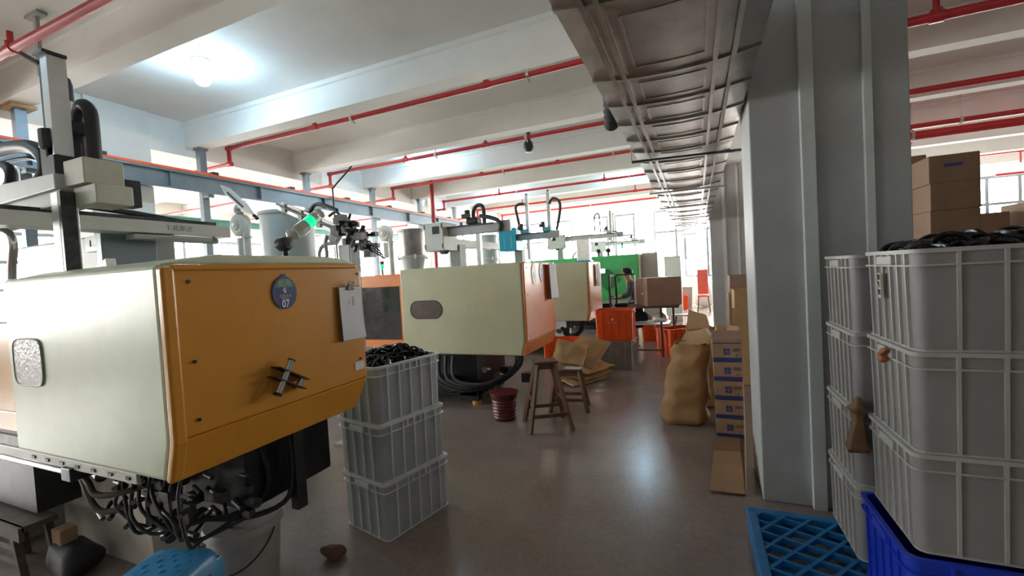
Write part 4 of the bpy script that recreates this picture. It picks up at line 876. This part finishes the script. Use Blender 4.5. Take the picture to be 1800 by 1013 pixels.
for k, (xa, xb, ya, yb_, za, zb_, lab_, m_) in enumerate(((2.2, 2.75, 5.6, 6.1, 0, .95, 'large lower carton at the right edge behind the crates', CARD), (2.22, 2.72, 5.6, 6.1, .955, 1.92, 'pale pinkish carton at the right edge behind the crates', CARDP), (2.8, 3.3, 5.3, 5.9, 0, 1.0, 'lower carton at the far right edge', CARD), (2.8, 3.3, 5.3, 5.9, 1.005, 1.99, 'upper carton at the far right edge behind the heap of black parts', CARD))):
    carton('carton', lab_, xa, xb, ya, yb_, za, zb_, m_, tape=TAPE, group='cartons at the right edge')
# small printed boxes stacked by the big pillar
G = 'small printed cartons stacked by the big pillar'; zs = [.004, .178, .352, .526, .70]
for k, z in enumerate(zs):
    hh = .168 if k < 4 else .20; lab_ = ['bottom small carton with blue band by the big pillar', 'second small carton from the floor by the big pillar', 'middle small carton with blue band by the big pillar', 'fourth small carton from the floor by the big pillar', 'open topmost small carton by the big pillar, papers sticking out'][k]
    t = carton('small_carton', lab_, .115 - .002 * k, .345, 4.35, 4.75, z, z + hh, CARD, open_=(k == 4), flaps=False, group=G)
    MB().box(-.118, .118, -.2025, .2025, .0, .036).build('blue_band', TAPEB, t); MB().box(-.03, .022, -.2035, -.199, .062, .118).build('blue_print', INKB, t)
    m = MB(); m.box(-.028, .02, -.2041, -.2034, .088, .091); m.box(-.006, -.002, -.2041, -.2034, .066, .112); parts(m, 'print_line', CARD, t)
    text('易碎', .034, mat('faded_ink', (.13, .09, .1), .6), t, (.075, -.2035, .105), 'y', 'ink_character'); MB().box(.07, .08, -.2035, -.2, .05, .06).build('ink_mark', INKB, t)
    if k == 4:
        MB().bar((0, -.2, .2), (0, -.215, .285), .245, .004, up=(0, 1, 0)).build('front_flap', CARDP, t); MB().bar((-.115, 0, .2), (-.16, 0, .25), .004, .39, up=(0, 1, 0)).build('side_flap', CARD, t)
        MB().box(-.115, .112, -.205, -.2, .165, .172).build('blue_edge', TAPEB, t)
for k, (x, lab_) in enumerate(((.19, 'rolled kraft scrap sticking out of the open small carton'), (.28, 'pale kraft wrap standing in the open small carton'))):
    o = MB((x, 4.55, .88)).rloft([(.05, .08, .03, .71, x, 4.5), (.055, .09, .03, .9, x, 4.52), (.04, .07, .03, .98, x, 4.55), (.03, .05, .02, 1.0, x, 4.56)], 4, jit=.05).build('kraft_scrap', KRAFT2, sub=1); o.location = (x, 4.55, .88); tag(o, lab_, 'paper')
# leaning flat cardboard
def sheet(name, corners, nx, ny, wob, th, m_, label, cat, seed, group=None, curl=0):
    A, B, C_, D = [Vector(c) for c in corners]; c0 = (A + B + C_ + D) / 4; c0.z = min(p.z for p in (A, B, C_, D)); m = MB(c0); vs = []
    nrm = (B - A).cross(D - A).normalized()
    for k in (0, 1):
        for j in range(ny + 1):
            for i in range(nx + 1):
                u, v = i / nx, j / ny; p = A * (1 - u) * (1 - v) + B * u * (1 - v) + C_ * u * v + D * (1 - u) * v
                p = p + nrm * (wob * noise.noise(Vector((u * 3.1 + seed, v * 3.1, seed))) + curl * math.sin(math.pi * u) + k * th); vs.append(p)
    a = (nx + 1) * (ny + 1); f = []; ix = lambda i, j, k: k * a + j * (nx + 1) + i
    for j in range(ny):
        for i in range(nx):
            f += [(ix(i, j, 0), ix(i, j + 1, 0), ix(i + 1, j + 1, 0), ix(i + 1, j, 0)), (ix(i, j, 1), ix(i + 1, j, 1), ix(i + 1, j + 1, 1), ix(i, j + 1, 1))]
    for i in range(nx): f += [(ix(i, 0, 0), ix(i + 1, 0, 0), ix(i + 1, 0, 1), ix(i, 0, 1)), (ix(i, ny, 0), ix(i, ny, 1), ix(i + 1, ny, 1), ix(i + 1, ny, 0))]
    for j in range(ny): f += [(ix(0, j, 0), ix(0, j, 1), ix(0, j + 1, 1), ix(0, j + 1, 0)), (ix(nx, j, 0), ix(nx, j + 1, 0), ix(nx, j + 1, 1), ix(nx, j, 1))]
    o = m.add(vs, f).build(name, m_, smooth=45); o.location = c0
    return tag(o, label, cat, group)
t = thing('folded_cardboard', 'bent cardboard sheet lying on the floor and leaning by the big pillar', 'cardboard', (.16, 3.75, 0))
m = MB(t.location); m.add([(.025, 3.255, .012), (.245, 3.27, .012), (.28, 4.0, .012), (.075, 3.98, .012), (.025, 3.255, .02), (.245, 3.27, .02), (.28, 4.0, .02), (.075, 3.98, .02)], [(0, 3, 2, 1), (4, 5, 6, 7), (0, 1, 5, 4), (1, 2, 6, 5), (2, 3, 7, 6), (3, 0, 4, 7)]); m.build('floor_panel', CARD, t)
m = MB(t.location); m.add([(.075, 3.985, .012), (.28, 4.005, .012), (.30, 4.3, .02), (.105, 4.3, .02), (.075, 3.985, .02), (.28, 4.005, .02), (.30, 4.3, .028), (.105, 4.3, .028)], [(0, 3, 2, 1), (4, 5, 6, 7), (0, 1, 5, 4), (1, 2, 6, 5), (2, 3, 7, 6), (3, 0, 4, 7)]); m.build('creased_panel', CARD2, t)
m = MB(t.location); m.add([(.248, 3.27, .0), (.258, 3.27, .0), (.345, 4.3, .0), (.335, 4.3, .0), (.25, 3.3, .05), (.258, 3.3, .05), (.348, 4.3, .62), (.34, 4.3, .62)], [(0, 3, 2, 1), (4, 5, 6, 7), (0, 1, 5, 4), (1, 2, 6, 5), (2, 3, 7, 6), (3, 0, 4, 7)]); m.build('upright_panel', CARDE, t)
# ------------------------------------------------------------------ kraft sacks
def sack(label, x, y, levels, m_, jit, seed, lip):
    t = thing('kraft_sack', label, 'sack', (x, y, 0)); m = MB(); k = 6; ring = []
    nz = len(levels)
    L_ = []
    for a, b in zip(levels[:-1], levels[1:]):
        for s_ in range(6): f = s_ / 6; L_.append(tuple(p * (1 - f) + q * f for p, q in zip(a, b)))
    L_.append(levels[-1])
    top = L_[-1]; L_ += [(top[0] - .012, top[1] - .012, top[2], top[3] - .005, *top[4:]), (top[0] - .02, top[1] - .02, top[2], top[3] - .45, *top[4:])]
    m.rloft(L_, k, jit=jit); m.build('paper_body', m_, t, smooth=60, sub=1)
    for c in lip: 
        o = sheet('torn_flap', c, 5, 4, .03, .002, KRAFT2, '', 'x', seed); del o['label']; del o['category']; o.location = o.location - t.location; o.parent = t
    MB().cyl((-.13, -.19, .12), (-.13, -.2, .68), .0015, n=5).build('paper_seam', CARDE, t) if False else None
    return t
sack('open brown kraft sack standing in the aisle beside the small cartons', -.17, 4.72, [(.20, .13, .08, .0, 0, 0), (.225, .165, .13, .06, 0, 0), (.218, .175, .15, .2, .01, .01), (.205, .175, .15, .42, .04, .02), (.185, .16, .14, .6, .065, .03), (.172, .14, .1, .74, .08, .04), (.165, .135, .08, .80, .09, .05)], KRAFT, .036, 3,
     [[(-.23, 4.84, .74), (.12, 4.84, .78), (.1, 4.93, .93), (-.13, 4.95, .87)]])
sack('second kraft sack standing close behind the first, half hidden', .02, 5.3, [(.16, .13, .06, 0, 0, 0), (.17, .14, .1, .3, 0, 0), (.16, .13, .09, .7, 0, 0), (.14, .08, .04, .9, 0, 0)], KRAFT, .05, 5, [[(-.14, 5.24, .82), (.14, 5.24, .8), (.08, 5.32, 1.02), (-.1, 5.34, 1.08)]])
# flattened kraft bags on the floor behind the stools
G = 'flattened kraft bags piled by the orange crate'
B = [([(-1.95, 6.0, .02), (-1.6, 5.72, .02), (-1.24, 6.32, .03), (-1.6, 6.6, .03)], 'lowest flattened kraft bag of the pile, its corner on the floor', KRAFT2, 2, .03),
     ([(-2.02, 6.02, .12), (-1.5, 5.82, .07), (-1.14, 6.35, .1), (-1.66, 6.6, .16)], 'second flattened kraft bag of the pile', KRAFT, 4, .03),
     ([(-2.05, 6.05, .22), (-1.45, 5.9, .15), (-1.14, 6.4, .17), (-1.75, 6.6, .27)], 'long flattened kraft bag across the middle of the pile', KRAFT2, 6, .03),
     ([(-1.95, 6.1, .3), (-1.4, 6.0, .2), (-1.2, 6.45, .5), (-1.7, 6.6, .56)], 'broad upright kraft bag at the right of the pile', KRAFT, 8, .03),
     ([(-1.98, 6.0, .30), (-1.5, 5.9, .27), (-1.47, 6.12, .52), (-1.92, 6.16, .60)], 'topmost folded kraft bag leaning on the pile', KRAFT2, 11, .04)]
for c, lab_, m_, s_, wb in B: sheet('flattened_kraft_bag', c, 12, 8, wb, .022, m_, lab_, 'bag', s_, G, .015)
# ------------------------------------------------------------------ stools
def stool(label, x, y, rz, h, top, spread, m_, rung=.24):
    t = thing('wooden_stool', label, 'stool', (x, y, 0), rz, 'wooden stools by the second machine')
    MB().box(-top[0], top[0], -top[1], top[1], h - .025, h).build('seat', m_, t, bevel=.006); MB().box(-top[0] + .03, top[0] - .03, -top[1] + .02, top[1] - .02, h - .08, h - .025).build('apron', m_, t)
    lp = {}
    for i in (-1, 1):
        for j in (-1, 1):
            a, b = Vector((i * spread[0], j * spread[1], 0)), Vector((i * (top[0] - .04), j * (top[1] - .03), h - .025)); lp[i, j] = (a, b); MB().bar(a, b, .036, .036).build('leg', m_, t)
    pt = lambda k, f: lp[k][0] * (1 - f) + lp[k][1] * f
    for f, prs in ((rung, (((-1, -1), (1, -1)), ((-1, 1), (1, 1)))), (rung + .2, (((-1, -1), (-1, 1)), ((1, -1), (1, 1))))):
        for p, q in prs: MB().bar(pt(p, f), pt(q, f), .02, .035).build('rung', m_, t)
    return t
stool('tall splay-legged brown wooden stool standing nearest in the aisle', -1.49, 4.26, R(29), .69, (.125, .10), (.215, .205), WOOD)
stool('lower brown wooden stool just behind the tall one', -1.42, 4.86, R(12), .48, (.17, .12), (.21, .15), WOOD, .3)
tag(MB((-1.36, 4.82, .482)).box(-1.44, -1.26, 4.76, 4.86, .482, .492).build('scraper_strip', ALU), 'grey metal strip lying on the lower wooden stool', 'strip').location = (-1.36, 4.82, .482)
# red bucket under machine 2
t = thing('red_bucket', 'red ribbed bucket, coloured as if in shade, on the floor under the second machine', 'bucket', (-2.02, 4.36, 0))
pf = [(.115, 0)]
for k in range(7): pf += [(.125 + .002 * k, .02 + .035 * k), (.133 + .002 * k, .035 + .035 * k)]
MB().lathe(pf + [(.15, .29), (.15, .3), (.14, .3), (.12, .03), (0, .02)], n=28).build('pail', REDB, t, smooth=25); MB().lathe([(.15, .285), (.158, .29), (.158, .305), (.14, .306)], n=28).build('rim', REDB, t, smooth=25)
# ------------------------------------------------------------------ orange crates
oc = crate_proto('orange_crate', .30, .215, .48, OCRATE, OCRATE, 4, 3, .02); of = []
G = 'orange plastic crates'
oA = place(oc, of, (-1.235, 7.12, .462), 0, 'orange crate with pale logo standing on the grey-brown crate', G)
m = MB((-1.235, 7.12, .462)); m.prism([(-1.27, .80), (-1.25, .815), (-1.225, .805), (-1.24, .785), (-1.255, .775)], 'y', 6.896, 6.9); lg = m.build('white_logo', LETTER, oA)
text('东方红', .042, mat('faded_white_print', (.75, .42, .28), .6), oA, (-.01, -.2235, .28), 'y', 'logo_characters')
place(oc, of, (-.38, 8.31, .002), R(44), 'orange crate on the floor under the table, next to the sacks', G)
place(oc, of, (-.85, 9.85, .002), R(4), 'orange crate on the floor behind the table, left of the bench', G)
place(oc, of, (-.62, 16.9, .002), R(6), 'far orange crate near the end wall, beside a white sack', G)
place(oc, of, (-2.1, 7.0, .002), R(3), 'orange crate half hidden under the third machine', G)
t = crate_proto('worn_crate', .25, .235, .46, mat('muddy_crate', (.23, .19, .165), .6, var=.2, scale=6), mat('muddy_crate_rib', (.3, .25, .21), .6, var=.2, scale=6), 4, 4, .0); tag(t, 'dirty grey-brown crate under the orange crate with the logo', 'crate'); t.location = (-1.2, 7.12, 0); t.rotation_euler.z = R(-5)
# ------------------------------------------------------------------ work table with carton and worker
t = thing('work_table', 'brown steel-framed work table with shelf, carrying a big carton', 'table', (-.85, 8.3, 0)); FR = mat('brown_steel_tube', (.10, .065, .05), .45, .3)
MB().box(-.64, .55, -.3, .56, .86, .885).build('table_top', FR, t)
for x, y, h in ((-.62, -.28, 1.47), (.25, -.28, .86), (-.62, .40, 1.47), (.42, .42, .86)): MB().box(x - .018, x + .018, y - .018, y + .018, 0, h).build('leg', FR, t)
MB().box(-.62, .25, -.29, -.265, .1, .13).build('foot_rail', FR, t); MB().box(-.635, -.605, -.28, .40, 1.45, 1.48).build('upper_rail', FR, t); MB().box(-.62, -.25, .385, .415, 1.45, 1.48).build('upper_rail', FR, t)
MB().box(-.28, -.25, .385, .415, .86, 1.45).build('upright', ALU, t); MB().box(-.6, .38, -.26, .38, .56, .575).build('shelf', LGREY, t)
rc = R(27); cw, cd = .63, .58; cx_, cy_ = -.82 + cw / 2 * math.cos(rc) - cd / 2 * math.sin(rc), 8.05 + cw / 2 * math.sin(rc) + cd / 2 * math.cos(rc)
t = carton('big_carton', 'large taped brown carton on the work table', cx_ - cw / 2, cx_ + cw / 2, cy_ - cd / 2, cy_ + cd / 2, .887, 1.385, CARDP, tape=TAPE, rz=rc)
MB().box(-cw / 2 - .0015, -cw / 2 + .001, -.03, .03, .33, .5).build('packing_tape', TAPE, t); MB().box(-cw / 2 - .002, -cw / 2 + .001, -.1, -.02, .2, .24).build('tape_scrap', WHITE, t)
MB().box(-cw / 2, cw / 2, -cd / 2 - .001, -cd / 2 + .001, .235, .238).build('fold_crease', CARD2, t)
for k, (x, lab_) in enumerate(((-1.2, 'small dark tray of parts on the table edge by the worker'), (-.62, 'clear plastic bag of parts on the table shelf'), (-.95, 'dark cloth bundle on the table shelf'))):
    if k == 0:
        t = thing('parts_tray', lab_, 'tray', (-1.3, 8.18, .887)); MB().rloft([(.1, .07, .02, 0), (.12, .09, .02, .05), (.112, .082, .02, .05), (.095, .065, .02, .008)], 3).build('tray_body', BLACK, t); MB().rloft([(.09, .06, .02, .01), (.05, .04, .02, .06)], 3, jit=.04).build('parts', DARK2, t)
    else:
        o = MB().rloft([(.14, .1, .04, 0), (.16, .12, .05, .06), (.12, .08, .04, .12), (.04, .03, .01, .15)], 4, jit=.06).build('plastic_bag' if k == 1 else 'cloth_bundle', FILM if k == 1 else SKIRT, smooth=50, sub=1); o.location = (x, 8.1 if k == 1 else 8.3, .6); tag(o, lab_, 'bag' if k == 1 else 'cloth')
t = thing('bench', 'small pale bench behind the table in the bright far aisle', 'bench', (-.25, 10.4, 0)); MB().box(-.3, .3, -.15, .15, .46, .49).build('seat', LGREY, t)
for i in (-1, 1):
    for j in (-1, 1): MB().bar((i * .28, j * .14, 0), (i * .2, j * .1, .46), .03).build('leg', WOODG, t)
# worker
t = thing('person', 'worker in grey-blue top and black skirt bent over the table', 'person', (-1.16, 9.05, 0), R(100))
def skinmesh(name, verts, edges, m_, parent, root=0, sub=1):
    me = bpy.data.meshes.new(name); me.from_pydata([v[:3] for v in verts], edges, []); me.materials.append(m_); o = bpy.data.objects.new(name, me); COL.objects.link(o); o.parent = parent
    sk = o.modifiers.new('skin', 'SKIN'); sk.use_smooth_shade = True
    for i, v in enumerate(verts): me.skin_vertices[0].data[i].radius = (v[3], v[4] if len(v) > 4 else v[3])
    me.skin_vertices[0].data[root].use_root = True
    s_ = o.modifiers.new('sub', 'SUBSURF'); s_.levels = sub; s_.render_levels = sub; return o
# local frame: +y is the way the worker faces, x to the worker's right
V = [(0, 0, .86, .15, .11), (0, 0, 1.0, .12, .1), (0, .04, 1.16, .15, .1), (0, .08, 1.28, .13, .08), (0, .11, 1.36, .05), (0, .14, 1.43, .07, .08), (0, .16, 1.51, .075, .09), (0, .15, 1.56, .045, .06)]; E_ = [(i, i + 1) for i in range(7)]
for s_ in (-1, 1):
    b = len(V); V += [(s_ * .16, .08, 1.28, .05), (s_ * .21, .12, 1.06, .042), (s_ * .17, .32, 1.0, .034), (s_ * .13, .42, 1.0, .028, .02), (s_ * .12, .47, 1.0, .03, .016)]; E_ += [(3, b)] + [(b + i, b + i + 1) for i in range(4)]
    p = b + 4
    for k in range(4): q = len(V); V += [(s_ * (.095 + .017 * k), .51, .995, .008), (s_ * (.095 + .017 * k), .54 - .008 * abs(k - 1.5), .98, .007)]; E_ += [(p, q), (q, q + 1)]
    q = len(V); V += [(s_ * .085, .46, .99, .01), (s_ * .07, .49, .985, .008)]; E_ += [(b + 3, q), (q, q + 1)]
    b = len(V); V += [(s_ * .085, 0, .78, .085), (s_ * .08, .02, .45, .055), (s_ * .08, -.01, .09, .035), (s_ * .08, .1, .03, .035, .025)]; E_ += [(0, b)] + [(b + i, b + i + 1) for i in range(3)]
body = skinmesh('body', V, E_, SKIN, t)
nz_ = MB().add([(-.012, .235, 1.475), (.012, .235, 1.475), (0, .265, 1.472), (0, .236, 1.51)], [(0, 1, 2), (0, 2, 3), (1, 3, 2), (0, 3, 1)]).build('nose', SKIN, t)
m = MB()
for s_ in (-1, 1): m.lathe([(0, -.008), (.009, 0), (0, .008)], (s_ * .03, .238, 1.505), 10, 'y')
parts(m, 'eye', INKK, t, smooth=60); MB().box(-.022, .022, .222, .228, 1.442, 1.449).build('mouth', mat('lips', (.4, .14, .12), .5), t)
m = MB(); vs = []
for j in range(9):
    ph = j / 8 * 2.05
    for i in range(20): th = i / 20 * 6.2832; rr = math.sin(min(ph, 1.75)) * (1.06 if math.sin(th) < .3 else .98); vs.append((.093 * rr * math.cos(th), .135 + .108 * rr * math.sin(th), 1.51 + .095 * math.cos(ph) + (.05 if math.sin(th) > .35 and ph > 1.2 else 0)))
m.add(vs, [(j * 20 + i, j * 20 + (i + 1) % 20, (j + 1) * 20 + (i + 1) % 20, (j + 1) * 20 + i) for j in range(8) for i in range(20)]); m.build('hair', HAIR, t, smooth=60)
S = [(0, 0, .84, .17, .13), (0, 0, 1.0, .14, .115), (0, .04, 1.16, .165, .115), (0, .08, 1.28, .14, .09), (0, .1, 1.34, .06)]; SE = [(0, 1), (1, 2), (2, 3), (3, 4)]
for s_ in (-1, 1): b = len(S); S += [(s_ * .165, .08, 1.28, .065), (s_ * .215, .12, 1.06, .056), (s_ * .18, .27, 1.015, .045)]; SE += [(3, b), (b, b + 1), (b + 1, b + 2)]
skinmesh('shirt', S, SE, SHIRT, t)
MB().rloft([(.2, .15, .1, .36), (.2, .15, .1, .5), (.19, .145, .1, .75), (.17, .13, .1, .92), (.16, .12, .1, .92), (.19, .14, .1, .36)], 6).build('skirt', SKIRT, t, smooth=60, sub=1)
for s_ in (-1, 1): MB((-s_ * .08, -.06, 0)).rloft([(.045, .115, .04, 0), (.048, .118, .04, .03), (.04, .1, .035, .06), (.025, .06, .02, .07)], 4).build('shoe', mat('pale_shoe', (.55, .42, .28), .5), t, smooth=50)
tag(MB((-1.62, 9.1, .98)).rloft([(.05, .04, .01, .962, -1.62, 9.1), (.06, .05, .015, 1.0, -1.62, 9.1), (.04, .03, .01, 1.03, -1.62, 9.1)], 3, jit=.03).build('blue_part', mat('blue_part_plastic', (.02, .06, .4), .4)), 'small blue part held in the worker hands', 'part').location = (-1.62, 9.1, .98)
# ------------------------------------------------------------------ far aisle things
t = thing('red_chair', 'tall-backed red chair by the far pillar', 'chair', (.18, 15.7, 0)); m_ = mat('coral_plastic', (.75, .12, .09), .4)
MB().bar((0, .18, .62), (0, .24, 1.42), .36, .03, up=(1, 0, 0)).build('backrest', m_, t, bevel=.01) if False else MB().box(-.16, .16, .16, .2, .58, 1.4).build('backrest', m_, t, bevel=.01); MB().box(-.18, .18, -.18, .18, .5, .55).build('seat', m_, t, bevel=.01)
for i in (-1, 1):
    for j in (-1, 1): MB().bar((i * .19, j * .19, 0), (i * .14, j * .14, .5), .03).build('leg', WOODG, t)
t = thing('white_sack', 'bulging white woven sack by the far wall', 'sack', (.22, 17.4, 0)); MB().rloft([(.25, .2, .1, 0), (.3, .24, .14, .2), (.28, .22, .13, .6), (.18, .12, .08, .95), (.1, .05, .03, 1.1)], 5, jit=.04).build('sack_body', WHITE, t, smooth=60, sub=1)
t = thing('grey_bin', 'grey lidded bin behind the far orange crate', 'bin', (-.5, 17.65, 0)); MB().rloft([(.3, .2, .05, 0), (.34, .24, .05, .72), (.33, .23, .05, .72), (.28, .18, .05, .02)], 3).build('bin_body', GREYP, t); MB().box(-.36, .36, -.26, .26, .72, .76).build('bin_lid', GREYP, t, bevel=.01)
# background cartons between the pillars
G = 'open cartons heaped between the pillars'
for k, (xa, xb, ya, yb_, za, zb_, m_, op, lab_) in enumerate(((.47, 1.0, 7.6, 8.1, 0, .62, CARD2, False, 'lowest carton of the heap between the pillars'), (.45, 1.0, 7.6, 8.1, .625, 1.1, CARDP, False, 'middle carton of the heap between the pillars'), (.47, 1.0, 7.6, 8.1, 1.105, 1.38, CARDP, True, 'open dark-mouthed carton at the top of the heap between the pillars'), (.5, .95, 6.8, 7.3, 0, .55, CARD, False, 'front lower carton of the heap between the pillars'), (.47, .95, 6.8, 7.3, .555, 1.2, KRAFT2, True, 'pale front open carton of the heap between the pillars'))):
    t = carton('carton', lab_, xa, xb, ya, yb_, za, zb_, m_, open_=op, group=G)
sheet('flattened_carton', [(.36, 6.3, 0), (.8, 6.3, 0), (.8, 6.5, .95), (.42, 6.5, .98)], 4, 5, .03, .01, KRAFT2, 'flattened pale carton leaning before the heap between the pillars', 'cardboard', 21)
# ------------------------------------------------------------------ bottom left corner
t = thing('plastic_stool', 'blue perforated plastic stool at the bottom left beside the bucket', 'stool', (-2.13, 1.06, 0), R(20))
m = MB(); n = 9; sq = .15
top = MB(); hs = [(i, j) for i in range(7) for j in range(7)]
cell = 2 * .125 / 7
for i in range(7):
    for j in range(7):
        x0, y0 = -.125 + cell * i, -.125 + cell * j; h_ = .3 * cell if (i + j) % 2 == 0 else 0
        z = lambda x, y: .45 - .35 * (max(0, (x * x + y * y) - .006))
        if h_ == 0: top.add([(x0, y0, z(x0, y0)), (x0 + cell, y0, z(x0 + cell, y0)), (x0 + cell, y0 + cell, z(x0 + cell, y0 + cell)), (x0, y0 + cell, z(x0, y0 + cell))], [(0, 1, 2, 3)])
        else:
            o_ = [(x0, y0), (x0 + cell, y0), (x0 + cell, y0 + cell), (x0, y0 + cell)]; cx, cy = x0 + cell / 2, y0 + cell / 2; i_ = [(cx - h_, cy - h_), (cx + h_, cy - h_), (cx + h_, cy + h_), (cx - h_, cy + h_)]
            top.add([(*p, z(*p)) for p in o_ + i_] + [(*p, z(*p) - .012) for p in i_], [(k, (k + 1) % 4, 4 + (k + 1) % 4, 4 + k) for k in range(4)] + [(4 + k, 4 + (k + 1) % 4, 8 + (k + 1) % 4, 8 + k) for k in range(4)])
top.build('perforated_top', BSTOOL, t, smooth=40)
MB().rloft([(.123, .123, .03, .446), (.136, .136, .045, .44), (.15, .15, .05, .415), (.156, .156, .05, .37), (.15, .15, .05, .37), (.12, .12, .03, .43)], 5).build('seat_rim', BSTOOL, t, smooth=60)
for i in (-1, 1):
    for j in (-1, 1):
        q = MB(); q.add([(i * .15, j * .15, .40), (i * .06, j * .152, .40), (i * .152, j * .06, .40), (i * .185, j * .185, 0), (i * .14, j * .185, 0), (i * .185, j * .14, 0), (i * .14, j * .14, .395), (i * .172, j * .172, 0)], [(0, 1, 4, 3), (0, 3, 5, 2), (1, 6, 7, 4), (2, 5, 7, 6), (3, 4, 7, 5), (0, 2, 6, 1)]); q.build('leg', BSTOOL, t, bevel=.006)
for i in (-1, 1): MB().bar((i * .165, -.15, .16), (i * .165, .15, .16), .012, .03).build('brace', BSTOOL, t); MB().bar((-.15, i * .165, .16), (.15, i * .165, .16), .012, .03).build('brace', BSTOOL, t)
t = thing('white_bucket', 'dirty white plastic bucket catching oil under the near machine', 'bucket', (-2.29, 1.53, 0))
MB().lathe([(0, .005), (.15, .005), (.152, .03), (.175, .36), (.182, .38), (.176, .381), (.168, .36), (.145, .015), (0, .012)], n=36).build('pail', BUCKET, t, smooth=30); MB().lathe([(.174, .335), (.188, .34), (.188, .36), (.178, .38)], n=36).build('rim', BUCKET, t, smooth=30)
MB().tube([(.185 * math.cos(q), .185 * math.sin(q) - .02, .35 - .16 * math.sin((q + 2.6) / 3.1 * math.pi)) for q in [-2.6 + .31 * k for k in range(11)]], .004, 6).build('wire_handle', DARK2, t, smooth=60)
MB().lathe([(0, .1), (.155, .1)], n=24).build('dirty_oil', mat('used_oil', (.10, .09, .07), .1), t)
tag(MB((-2.02, 1.86, 0)).rloft([(.05, .04, .02, 0, -2.02, 1.86), (.06, .05, .02, .04, -2.02, 1.86), (.03, .03, .01, .08, -2.02, 1.86)], 3, jit=.05).build('rag', mat('oily_rag', (.16, .09, .06), .8), smooth=50, sub=1), 'crumpled oily rag on the floor behind the white bucket', 'rag').location = (-2.02, 1.86, 0)
t = thing('rough_bench', 'dark worn wooden bench frame at the bottom left corner', 'bench', (-4.0, 1.18, 0))
MB().box(-.55, .42, -.06, .1, .29, .32).build('seat_board', WOODG, t, bevel=.004); MB().box(-.55, .42, -.07, -.045, .24, .32).build('front_rail', WOODG, t)
for x, lean in ((.30, .09), (-.05, .05), (-.45, -.08)):
    for y in (-.05, .09): MB().bar((x + lean, y, 0), (x, y, .29), .035).build('leg', WOODG, t)
for z in (.08, .16): MB().bar((-.5, -.05, z), (.33, -.05, z + .02), .02, .035).build('rung', WOODG, t)
tag(MB((-3.42, 1.28, 0)).rloft([(.12, .1, .04, 0, -3.42, 1.28), (.14, .12, .05, .09, -3.42, 1.28), (.11, .08, .04, .16, -3.42, 1.28), (.05, .04, .02, .18, -3.42, 1.28)], 4, jit=.06).build('black_bag', BLACK, smooth=50, sub=1), 'black bag slumped on the floor by the pedestal', 'bag').location = (-3.42, 1.28, 0)
tag(MB((-3.46, 1.27, .18)).box(-3.52, -3.42, 1.22, 1.3, .18, .27).build('brown_pad', CARD, bevel=.005), 'small brown cardboard pad on the black bag', 'cardboard').location = (-3.46, 1.27, .18)
